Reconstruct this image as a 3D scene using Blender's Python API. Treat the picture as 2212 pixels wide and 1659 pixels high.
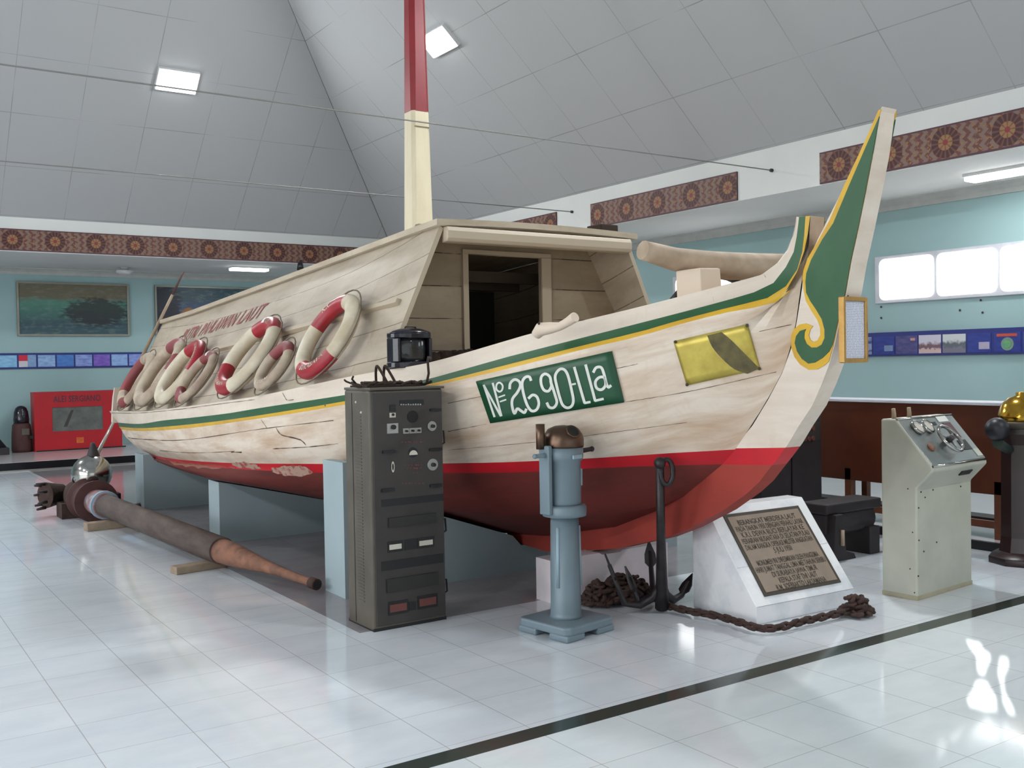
import bpy, bmesh, math, random
from mathutils import Vector, Matrix
from mathutils.bvhtree import BVHTree
random.seed(7)
for o in list(bpy.data.objects): bpy.data.objects.remove(o)
SC = bpy.context.scene
COL = SC.collection
PI = math.pi

# ------------------------------------------------------------------ camera
FPX, YAW, PIT, ROL = 2164.1, math.radians(34.1586), math.radians(1.2488), math.radians(-.9884)
EYE = Vector((0, 0, 1.585))
def _cam_rot():
    a = Vector((-math.sin(YAW), 0, math.cos(YAW))); b = Vector((math.cos(YAW), 0, math.sin(YAW))); u = Vector((0, -1, 0))
    M = Matrix((b, a, u)).transposed()
    cp, sp, cr, sr = math.cos(PIT), math.sin(PIT), math.cos(ROL), math.sin(ROL)
    return Matrix(((cr, -sr, 0), (sr, cr, 0), (0, 0, 1))) @ Matrix(((1, 0, 0), (0, cp, -sp), (0, sp, cp))) @ M
W2C = _cam_rot(); C2W = W2C.transposed()
cam_data = bpy.data.cameras.new('camera'); cam = bpy.data.objects.new('camera', cam_data); COL.objects.link(cam)
cam_data.sensor_width = 36; cam_data.lens = FPX / 2212 * 36; cam_data.clip_start = .05
rot = Matrix((C2W.col[0], -C2W.col[1], -C2W.col[2])).transposed()
cam.matrix_world = Matrix.Translation(EYE) @ rot.to_4x4()
SC.camera = cam
# survey helpers: read a point of the photograph back to the surface it lies on
def ray(px, py): return C2W @ Vector(((px - 1106) / FPX, (py - 829.5) / FPX, 1))
def on_x(px, py, X): d = ray(px, py); return EYE + d * (X / d.x)
def on_y(px, py, Y): d = ray(px, py); return EYE + d * (Y / d.y)
def on_z(px, py, Z): d = ray(px, py); return EYE + d * ((Z - EYE.z) / d.z)

# ------------------------------------------------------------------ light and exposure
SC.view_settings.view_transform = 'Standard'; SC.view_settings.look = 'None'
SC.view_settings.exposure = 0.28; SC.view_settings.gamma = 1; SC.view_settings.use_curve_mapping = False
wd = bpy.data.worlds.new('world'); SC.world = wd; wd.use_nodes = True
wd.node_tree.nodes['Background'].inputs[0].default_value = (.75, .85, 1, 1)
wd.node_tree.nodes['Background'].inputs[1].default_value = 1.0
def area(name, loc, to, sx, sy, power, color=(1, 1, 1)):
    l = bpy.data.lights.new(name, 'AREA'); l.shape = 'RECTANGLE'; l.size = sx; l.size_y = sy; l.energy = power; l.color = color
    o = bpy.data.objects.new(name, l); COL.objects.link(o); o.location = loc
    o.rotation_euler = (Vector(to) - Vector(loc)).to_track_quat('-Z', 'Y').to_euler()
    return o
DAY = (.93, .97, 1.0)
# lamps added in place of daylight from the unseen left and front walls
area('daylight_left', (-8.3, 5.5, 2.0), (4, 7.5, 1.0), 14, 3.0, 520, DAY)
area('daylight_front', (2.5, -6.3, 2.0), (3, 6, 1.2), 14, 3.0, 90, DAY)

# low added sun; made-up cutouts in the left wall shape its floor patch
sun = bpy.data.lights.new('sun', 'SUN'); sun.energy = 26; sun.angle = math.radians(.08); sun.color = (1, .98, .95)
so = bpy.data.objects.new('sun', sun); COL.objects.link(so); so.location = (-12, -6, 5)
SUN_D = (on_z(2118, 1380, 0) - on_z(2146, 1535, 0)); SUN_D.z = -SUN_D.length * math.tan(math.radians(11.5)); SUN_D.normalize()
so.rotation_euler = SUN_D.to_track_quat('-Z', 'Y').to_euler()
SC.cycles.caustics_reflective = False; SC.cycles.caustics_refractive = False

# ------------------------------------------------------------------ materials
def lin(c):
    return tuple((x / 12.92 if x <= .04045 else ((x + .055) / 1.055) ** 2.4) for x in (v / 255 for v in c)) + (1,)
class G:
    def __init__(s, name):
        s.m = bpy.data.materials.new(name); s.m.use_nodes = True; s.t = s.m.node_tree; s.n = s.t.nodes
        s.b = s.n['Principled BSDF']
    def node(s, typ, **kw):
        n = s.n.new(typ)
        for k, v in kw.items():
            if hasattr(n, k) and k not in n.inputs: setattr(n, k, v)
            else: n.inputs[k].default_value = v
        return n
    def link(s, a, b): s.t.links.new(a, b)
    def math(s, op, a, b=None, c=None):
        n = s.n.new('ShaderNodeMath'); n.operation = op
        for i, v in enumerate((a, b, c)):
            if v is None: continue
            if isinstance(v, (int, float)): n.inputs[i].default_value = v
            else: s.link(v, n.inputs[i])
        return n.outputs[0]
    def mix(s, fac, a, b):
        n = s.n.new('ShaderNodeMix'); n.data_type = 'RGBA'
        for sock, v in ((n.inputs[0], fac), (n.inputs[6], a), (n.inputs[7], b)):
            if isinstance(v, (int, float)): sock.default_value = v
            elif isinstance(v, tuple): sock.default_value = v
            else: s.link(v, sock)
        return n.outputs[2]
    def noise(s, vec, scale, detail=4, rough=.55):
        n = s.n.new('ShaderNodeTexNoise'); n.inputs['Scale'].default_value = scale; n.inputs['Detail'].default_value = detail; n.inputs['Roughness'].default_value = rough
        if vec is not None: s.link(vec, n.inputs['Vector'])
        return n.outputs[0]
    def ramp(s, x, lo, hi):
        n = s.n.new('ShaderNodeMapRange'); n.inputs[1].default_value = lo; n.inputs[2].default_value = hi; s.link(x, n.inputs[0]); n.clamp = True
        return n.outputs[0]
    def coord(s, which='Object'):
        n = s.n.new('ShaderNodeTexCoord'); return n.outputs[which]
    def uv(s): return s.n.new('ShaderNodeUVMap').outputs[0]
    def scale(s, vec, sc):
        n = s.n.new('ShaderNodeMapping'); n.inputs['Scale'].default_value = sc; s.link(vec, n.inputs[0]); return n.outputs[0]
    def sep(s, vec):
        n = s.n.new('ShaderNodeSeparateXYZ'); s.link(vec, n.inputs[0]); return n.outputs
    def line(s, x, period, phase, w):
        # 1 on thin lines at phase + n*period
        u = s.math('FRACT', s.math('DIVIDE', s.math('SUBTRACT', x, phase - period / 2), period))
        d = s.math('MULTIPLY', s.math('ABSOLUTE', s.math('SUBTRACT', u, .5)), period)
        return s.ramp(d, w, w * .5)
    def bump(s, h, strength=.2, dist=.01):
        n = s.n.new('ShaderNodeBump'); n.inputs['Strength'].default_value = strength; n.inputs['Distance'].default_value = dist
        s.link(h, n.inputs['Height']); s.link(n.outputs[0], s.b.inputs['Normal'])
    def col(s, c):
        if isinstance(c, tuple): s.b.inputs['Base Color'].default_value = c
        else: s.link(c, s.b.inputs['Base Color'])
        return s
def mat(name, c, rough=.5, metal=0, c2=None, nscale=6, lo=.35, hi=.7, bump=0, spec=.5, stretch=None):
    g = G(name); g.b.inputs['Roughness'].default_value = rough; g.b.inputs['Metallic'].default_value = metal
    g.b.inputs['Specular IOR Level'].default_value = spec
    v = g.coord()
    if stretch: v = g.scale(v, stretch)
    n = g.noise(v, nscale, 6)
    c = lin(c)
    if c2 is None: c2 = tuple(x * .86 for x in c[:3]) + (1,)
    else: c2 = lin(c2)
    g.col(g.mix(g.ramp(n, lo, hi), c, c2))
    if bump: g.bump(g.noise(v, nscale * 6), bump, .004)
    return g.m
def emit(name, c, strength):
    g = G(name); g.b.inputs['Emission Color'].default_value = c; g.b.inputs['Emission Strength'].default_value = strength; g.col(c)
    return g.m
M = {}
# painted planks with seams taken from the part's own UV (u along, v across), worn and stained
def plank(name, c, stain, seam_period, seam_phase, butt=0, grime=.55, rough=.55, seamcol=(60, 48, 40), seamw=.006, chip=None):
    g = G(name); uv = g.uv(); sx, sy, sz = g.sep(uv)
    wob = g.math('MULTIPLY', g.math('SUBTRACT', g.noise(uv, 1.3, 3), .5), .02)
    yy = g.math('ADD', sy, wob)
    n1 = g.noise(g.scale(uv, (.7, 2.2, 1)), 2.2, 7, .62)
    n2 = g.noise(g.scale(uv, (4, 1.0, 1)), 5, 5)
    col = g.mix(g.math('MULTIPLY', g.ramp(n1, .40, .70), grime), lin(c), lin(stain))
    col = g.mix(g.math('MULTIPLY', g.ramp(n2, .55, .85), .25), col, lin(stain))
    if chip:
        ch = g.ramp(g.noise(g.scale(uv, (1.2, 3.5, 1)), 1.7, 8, .7), chip[1], chip[1] + .03)
        col = g.mix(ch, col, lin(chip[0]))
    if seam_period:
        gap = g.line(yy, seam_period, seam_phase, seamw)
        gap = g.math('MULTIPLY', gap, g.ramp(g.noise(g.scale(uv, (2.5, .2, 1)), 2, 3), .3, .5))
        if butt:
            row = g.math('FLOOR', g.math('DIVIDE', g.math('SUBTRACT', sy, seam_phase), seam_period))
            xo = g.math('ADD', sx, g.math('MULTIPLY', row, 1.37))
            gap = g.math('MAXIMUM', gap, g.math('MULTIPLY', g.line(xo, butt, .4, seamw * .6), .6))
        col = g.mix(gap, col, lin(seamcol))
        g.bump(g.math('SUBTRACT', 1, gap), .35, .01)
    g.col(col); g.b.inputs['Roughness'].default_value = rough
    return g.m
M['hullwhite'] = plank('hull_white_paint', (224, 209, 192), (176, 138, 102), 0, 0, grime=.75)
M['hullband'] = plank('gunwale_cream_paint', (220, 206, 189), (170, 150, 132), 0, 0, grime=.4)
M['green'] = mat('green_paint', (38, 84, 50), .45, c2=(58, 98, 66), nscale=2.5, lo=.5, hi=.8)
M['yellow'] = mat('yellow_paint', (216, 172, 40), .45, c2=(196, 150, 46), nscale=4)
M['redband'] = mat('red_boot_stripe', (200, 16, 34), .45, c2=(178, 20, 34), nscale=3)
M['brick'] = plank('antifouling_red', (112, 42, 34), (74, 30, 25), 0, 0, grime=.75, rough=.65, chip=((168, 112, 92), .74))
M['brickb'] = plank('keel_red', (156, 54, 42), (122, 44, 36), 0, 0, grime=.6, rough=.65, chip=((170, 120, 90), .78))
M['seam'] = mat('plank_seam', (92, 72, 56), .9)
M['stemwhite'] = plank('stem_white_paint', (224, 211, 197), (184, 158, 134), 0, 0, grime=.5)
M['wornwood'] = mat('worn_bare_wood', (180, 160, 138), .75, c2=(146, 124, 102), nscale=5)
M['cabin'] = plank('cabin_cream_planks', (186, 173, 154), (128, 110, 90), .26, .1, butt=2.3, grime=.5, seamcol=(120, 102, 84), seamw=.005)
M['bulk'] = plank('cabin_front_planks', (160, 144, 122), (118, 98, 76), .245, 2.413, grime=.5, seamcol=(60, 46, 34), seamw=.005)
M['roofedge'] = plank('roof_cream_boards', (192, 177, 155), (140, 120, 98), 0, 0, grime=.6)
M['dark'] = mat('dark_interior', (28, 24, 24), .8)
M['mastcream'] = mat('mast_cream_paint', (222, 212, 184), .5, c2=(196, 182, 150), nscale=3, stretch=(1, 1, .3))
M['mastred'] = mat('mast_red_paint', (142, 30, 38), .32, c2=(120, 24, 32), nscale=3)
M['letterred'] = mat('faded_red_lettering', (140, 60, 58), .7, c2=(176, 120, 112), nscale=3, lo=.4, hi=.62)
M['letterwhite'] = mat('white_lettering', (226, 226, 218), .5)
M['brass_sheet'] = None
g = G('brass_sheet'); v = g.coord(); n = g.noise(v, 9, 5)
g.col(g.mix(g.ramp(n, .35, .75), lin((206, 186, 92)), lin((168, 146, 66)))); g.b.inputs['Metallic'].default_value = .55; g.b.inputs['Roughness'].default_value = .38; M['brass_sheet'] = g.m
M['buoyred'] = mat('lifebuoy_red', (164, 32, 44), .42, c2=(140, 26, 38), nscale=7)
M['buoywhite'] = mat('lifebuoy_cream', (214, 204, 182), .6, c2=(182, 166, 140), nscale=5)
M['buoyold'] = mat('lifebuoy_dull_cream', (190, 176, 154), .7, c2=(150, 126, 112), nscale=5)
M['buoyoldred'] = mat('lifebuoy_dull_red', (142, 58, 62), .6, c2=(120, 66, 66), nscale=5)
M['rope'] = mat('grey_rope', (120, 108, 94), .9)
M['brownrope'] = mat('dark_coir_rope', (52, 38, 30), .95, bump=.6, nscale=20)
M['plinth'] = mat('pale_blue_plinth', (156, 171, 175), .6, c2=(146, 162, 167), nscale=2)
M['plinthpink'] = mat('off_white_plinth', (216, 206, 210), .6)
M['radio'] = mat('olive_grey_steel', (90, 83, 73), .5, c2=(74, 67, 58), nscale=4)
M['radiofront'] = mat('dark_grey_steel', (62, 57, 54), .55, c2=(54, 49, 47), nscale=5)
M['beamdark'] = mat('shade_brown_beam', (84, 72, 60), .8)  # dimness inside the cabin is put into this beam colour
M['pull'] = mat('dark_pull_metal', (40, 37, 35), .45)
M['black'] = mat('black_paint', (20, 20, 22), .4)
M['blackgloss'] = mat('glossy_black_enamel', (24, 24, 32), .16, c2=(38, 38, 48), nscale=5, bump=.15)
M['silver'] = mat('worn_metal', (176, 174, 170), .4, .8)
M['paleplate'] = mat('pale_dial', (206, 198, 186), .5)
M['redbrown'] = mat('red_brown_marks', (110, 62, 56), .6)
M['column'] = mat('blue_grey_enamel', (116, 132, 141), .38, c2=(106, 122, 131), nscale=3)
M['columnlight'] = mat('pale_blue_paint', (150, 172, 184), .38)  # paler blue coat of the ribs, lug and maker plate
M['copper'] = mat('tarnished_brass', (112, 88, 72), .34, .85, c2=(84, 66, 56), nscale=5)
M['anchor'] = mat('black_iron', (34, 32, 36), .42, .3, c2=(52, 46, 46), nscale=14, bump=.4)
M['rust'] = mat('rusty_iron', (72, 50, 42), .85, .1, c2=(50, 36, 32), nscale=18, bump=.6)
M['rustorange'] = mat('orange_rust', (142, 98, 78), .85, c2=(104, 74, 60), nscale=12, bump=.5)
M['rustred'] = mat('rusty_red_oxide', (78, 46, 43), .75, c2=(66, 38, 36), nscale=9, bump=.4)
M['pipe'] = mat('brown_weathered_pipe', (94, 80, 73), .7, c2=(70, 57, 53), nscale=4, stretch=(4, 1, 4))
M['pipepink'] = mat('pipe_pink_primer', (142, 106, 104), .7, c2=(150, 168, 182), nscale=6, lo=.5, hi=.6)
M['chrome'] = mat('dull_chrome', (180, 180, 178), .16, 1, c2=(150, 148, 140), nscale=3)
M['block'] = mat('timber_block', (156, 138, 118), .8, c2=(128, 110, 92), nscale=8)
# white marble of the memorial
g = G('white_marble'); v = g.coord(); n = g.noise(v, 3.2, 8, .6)
g.col(g.mix(g.ramp(n, .45, .7), lin((236, 236, 238)), lin((196, 202, 208)))); g.b.inputs['Roughness'].default_value = .25; M['marble'] = g.m
M['marblejoint'] = mat('marble_joint', (150, 144, 144), .6)
M['bronze'] = mat('bronze_plaque', (152, 134, 118), .42, .25, c2=(138, 124, 110), nscale=7)
M['bronzedark'] = mat('dark_bronze', (70, 62, 52), .5, .2)
M['console'] = mat('console_cream_enamel', (188, 188, 174), .42, c2=(174, 175, 161), nscale=4)
M['steel'] = mat('brushed_steel', (176, 178, 176), .28, .9)
M['brownpanel'] = mat('brown_polished_wood', (92, 44, 22), .4, c2=(74, 34, 18), nscale=3, stretch=(6, 1, 1))
M['brownleg'] = mat('brown_wood_leg', (112, 62, 34), .5, c2=(90, 48, 28), nscale=5)
M['darkwood'] = mat('dark_mahogany', (42, 18, 17), .35, c2=(32, 15, 15), nscale=4)
M['brassgold'] = mat('polished_brass', (196, 156, 60), .18, 1, c2=(170, 130, 48), nscale=8)
M['darkgreen'] = mat('dark_green_paint', (30, 46, 40), .5)
M['ironball'] = mat('black_iron_ball', (30, 32, 40), .4)
M['machine'] = mat('dark_machine_grey', (52, 46, 48), .6, c2=(40, 36, 38), nscale=5)
M['gold'] = mat('gilt_frame', (192, 150, 84), .4, .5, c2=(168, 126, 66), nscale=12)
M['paper'] = None
g = G('notice_paper'); v = g.coord(); sx, sy, sz = g.sep(v)
ln = g.line(sz, .0085, 0, .0022); wordy = g.ramp(g.noise(g.scale(v, (90, 1, 118)), 1, 2), .42, .5)
g.col(g.mix(g.math('MULTIPLY', g.math('MULTIPLY', ln, wordy), .75), lin((208, 208, 220)), lin((120, 118, 132)))); g.b.inputs['Roughness'].default_value = .3; M['paper'] = g.m
M['brightred'] = mat('bright_red_paint', (178, 22, 34), .45, c2=(160, 20, 32), nscale=3)
M['glassgrey'] = mat('grey_display_glass', (112, 116, 112), .2, c2=(88, 92, 90), nscale=5)
M['blue'] = mat('navy_blue_board', (38, 52, 128), .4, c2=(34, 46, 116), nscale=2)
M['white'] = mat('white_plaster', (216, 218, 214), .7, c2=(208, 210, 208), nscale=1)
M['cove'] = mat('grey_cove_moulding', (186, 190, 186), .6)
M['winframe'] = mat('pale_window_frame', (206, 208, 216), .5)
M['silverframe'] = mat('silver_frame', (150, 150, 138), .4, .4)
M['pane'] = emit('bright_window_pane', (1, 1, 1, 1), 2.4)
M['tube'] = emit('lit_lamp_diffuser', (.97, .99, 1, 1), 9.0)
M['tubesoft'] = emit('lit_soffit_lamp', (.98, 1, 1, 1), 4.0)
M['lampframe'] = mat('white_lamp_frame', (222, 224, 224), .5)
M['lampframe2'] = mat('grey_wire', (128, 128, 124), .6)
M['platform'] = mat('pinkish_floor_tile', (200, 190, 192), .16, c2=(192, 186, 190), nscale=1)
M['blackstep'] = mat('black_granite_step', (22, 22, 26), .15)
# teal wall paint
M['teal'] = mat('teal_wall_paint', (158, 188, 190), .6, c2=(152, 183, 184), nscale=.8)
# ceiling boards, square sheets laid out from UV
g = G('ceiling_boards'); uv = g.uv(); sx, sy, sz = g.sep(uv)
j = g.math('MAXIMUM', g.line(sx, .93, 0, .007), g.line(sy, .95, 0, .007))
j = g.math('MULTIPLY', j, g.ramp(g.noise(uv, .9, 2), .34, .62))
g.col(g.mix(g.math('MULTIPLY', j, .6), lin((172, 174, 175)), lin((96, 96, 92)))); g.b.inputs['Roughness'].default_value = .75; M['ceiling'] = g.m
# glossy white marble-look floor tiles, 40 cm, joints from world position
def tiles(name, c, c2, joint, xph, yph, rough):
    g = G(name); v = g.coord(); sx, sy, sz = g.sep(v)
    n = g.noise(g.scale(v, (1, 2.2, 1)), 2.6, 6, .6)
    xi = g.math('FLOOR', g.math('DIVIDE', g.math('SUBTRACT', sx, xph), .4)); yi = g.math('FLOOR', g.math('DIVIDE', g.math('SUBTRACT', sy, yph), .4))
    wn = g.n.new('ShaderNodeTexWhiteNoise'); cb = g.n.new('ShaderNodeCombineXYZ'); g.link(xi, cb.inputs[0]); g.link(yi, cb.inputs[1]); g.link(cb.outputs[0], wn.inputs[0])
    base = g.mix(g.ramp(n, .4, .72), lin(c), lin(c2))
    base = g.mix(g.math('MULTIPLY', wn.outputs[0], .35), base, lin(c2))
    j = g.math('MAXIMUM', g.line(sx, .4, xph, .0028), g.line(sy, .4, yph, .0022))
    g.col(g.mix(g.math('MULTIPLY', j, .7), base, lin(joint)))
    g.b.inputs['Roughness'].default_value = rough; g.b.inputs['Specular IOR Level'].default_value = .5
    # every tile is laid a hair out of level, which breaks the reflections up tile by tile
    vm = g.n.new('ShaderNodeVectorMath'); vm.operation = 'MULTIPLY_ADD'; g.link(wn.outputs[1], vm.inputs[0]); vm.inputs[1].default_value = (.007, .007, 0); vm.inputs[2].default_value = (-.0035, -.0035, 1)
    nz = g.n.new('ShaderNodeVectorMath'); nz.operation = 'NORMALIZE'; g.link(vm.outputs[0], nz.inputs[0]); g.link(nz.outputs[0], g.b.inputs['Normal'])
    return g.m
M['tile'] = tiles('white_floor_tiles', (214, 219, 224), (202, 208, 215), (150, 142, 136), .06, .37, .085)
M['tilenear'] = tiles('white_floor_tiles_front', (213, 219, 221), (202, 209, 212), (146, 138, 132), .06, .245, .085)
M['tilegrey'] = tiles('grey_floor_tiles', (148, 143, 146), (138, 134, 138), (128, 118, 114), .54, .17, .1)
M['strip'] = mat('dark_green_floor_strip', (58, 66, 60), .12, c2=(50, 58, 54), nscale=3)
# carved and painted frieze, 62 cm repeat, u along and v up (in metres)
g = G('batik_frieze'); uv = g.uv(); sx, sy, sz = g.sep(uv)
u = g.math('SUBTRACT', g.math('FRACT', g.math('DIVIDE', sx, .62)), .5); du = g.math('MULTIPLY', u, .62); dv = g.math('SUBTRACT', sy, .17)
r = g.math('SQRT', g.math('ADD', g.math('MULTIPLY', du, du), g.math('MULTIPLY', dv, dv)))
ang = g.math('ARCTAN2', dv, du)
zig = g.math('PINGPONG', g.math('ADD', g.math('MULTIPLY', du, 1.0), g.math('MULTIPLY', g.math('PINGPONG', dv, .045), 1.0)), .05)
field = g.mix(g.ramp(zig, .018, .03), lin((92, 50, 46)), lin((116, 94, 86)))
field = g.mix(g.ramp(g.noise(uv, 34, 2), .55, .62), field, lin((140, 100, 52)))
petal = g.ramp(g.math('COSINE', g.math('MULTIPLY', ang, 16)), .2, .5)
ringc = g.mix(petal, lin((58, 24, 28)), lin((98, 52, 40)))
ring = g.mix(g.ramp(r, 0.078, .074), ringc, lin((138, 102, 62)))
ring = g.mix(g.ramp(g.math('COSINE', g.math('MULTIPLY', ang, 8)), .5, .8), ring, g.mix(g.ramp(r, 0.078, .074), ringc, lin((108, 68, 48))))
ring = g.mix(g.ramp(r, .03, .026), ring, lin((124, 40, 44)))
c = g.mix(g.ramp(r, .152, .148), field, ring)
c = g.mix(g.ramp(g.math('ABSOLUTE', dv), .152, .155), c, lin((76, 40, 54)))
g.col(c); g.b.inputs['Roughness'].default_value = .55; M['frieze'] = g.m
M['friezeedge'] = mat('frieze_dark_edge', (72, 44, 56), .6)
def sea(name, x0, sky, mid, low, dark, dc, glow=None):
    # loose brushwork: sky, sea in horizontal strokes, a dark mass at dc = (u, z, ru, rz) and an optional warm glow
    g = G(name); v = g.coord(); sx, sy, sz = g.sep(v); st = g.scale(v, (1, 1, 4.5))
    n = g.noise(st, 1.7, 8, .68); n2 = g.noise(g.scale(v, (2, 2, 7)), 2.6, 6, .65)
    z = g.math('ADD', sz, g.math('MULTIPLY', g.math('SUBTRACT', n, .5), .30))
    cc = g.mix(g.ramp(z, .60, .70), g.mix(g.ramp(z, .2, .55), lin(low), lin(mid)), lin(sky))
    cc = g.mix(g.math('MULTIPLY', g.ramp(n2, .5, .72), .35), cc, lin((150, 166, 156)))
    def blob(c, w):
        du = g.math('DIVIDE', g.math('SUBTRACT', sx, c[0]), c[2]); dz = g.math('DIVIDE', g.math('SUBTRACT', sz, c[1]), c[3])
        r = g.math('SQRT', g.math('ADD', g.math('MULTIPLY', du, du), g.math('MULTIPLY', dz, dz)))
        return g.ramp(g.math('ADD', r, g.math('MULTIPLY', g.math('SUBTRACT', n2, .5), w)), 1.05, .75)
    cc = g.mix(g.math('MULTIPLY', blob(dc, 1.6), .85), cc, lin(dark))
    if glow: cc = g.mix(blob(glow[0], 1.2), cc, lin(glow[1]))
    g.col(cc); g.b.inputs['Roughness'].default_value = .4
    return g.m
M['sea1'] = sea('seascape_in_green', 0, (110, 104, 84), (70, 128, 112), (56, 88, 96), (36, 34, 40), (1.35, .42, .62, .28))
M['sea2'] = sea('seascape_in_blue', 0, (40, 72, 84), (44, 70, 100), (34, 46, 66), (26, 24, 34), (.15, .5, .35, .6), ((.62, .42, .16, .12), (150, 100, 44)))
def pic(name, a, b):
    return mat(name, a, .35, c2=b, nscale=9, lo=.4, hi=.65, stretch=(1, 1, 3))
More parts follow.
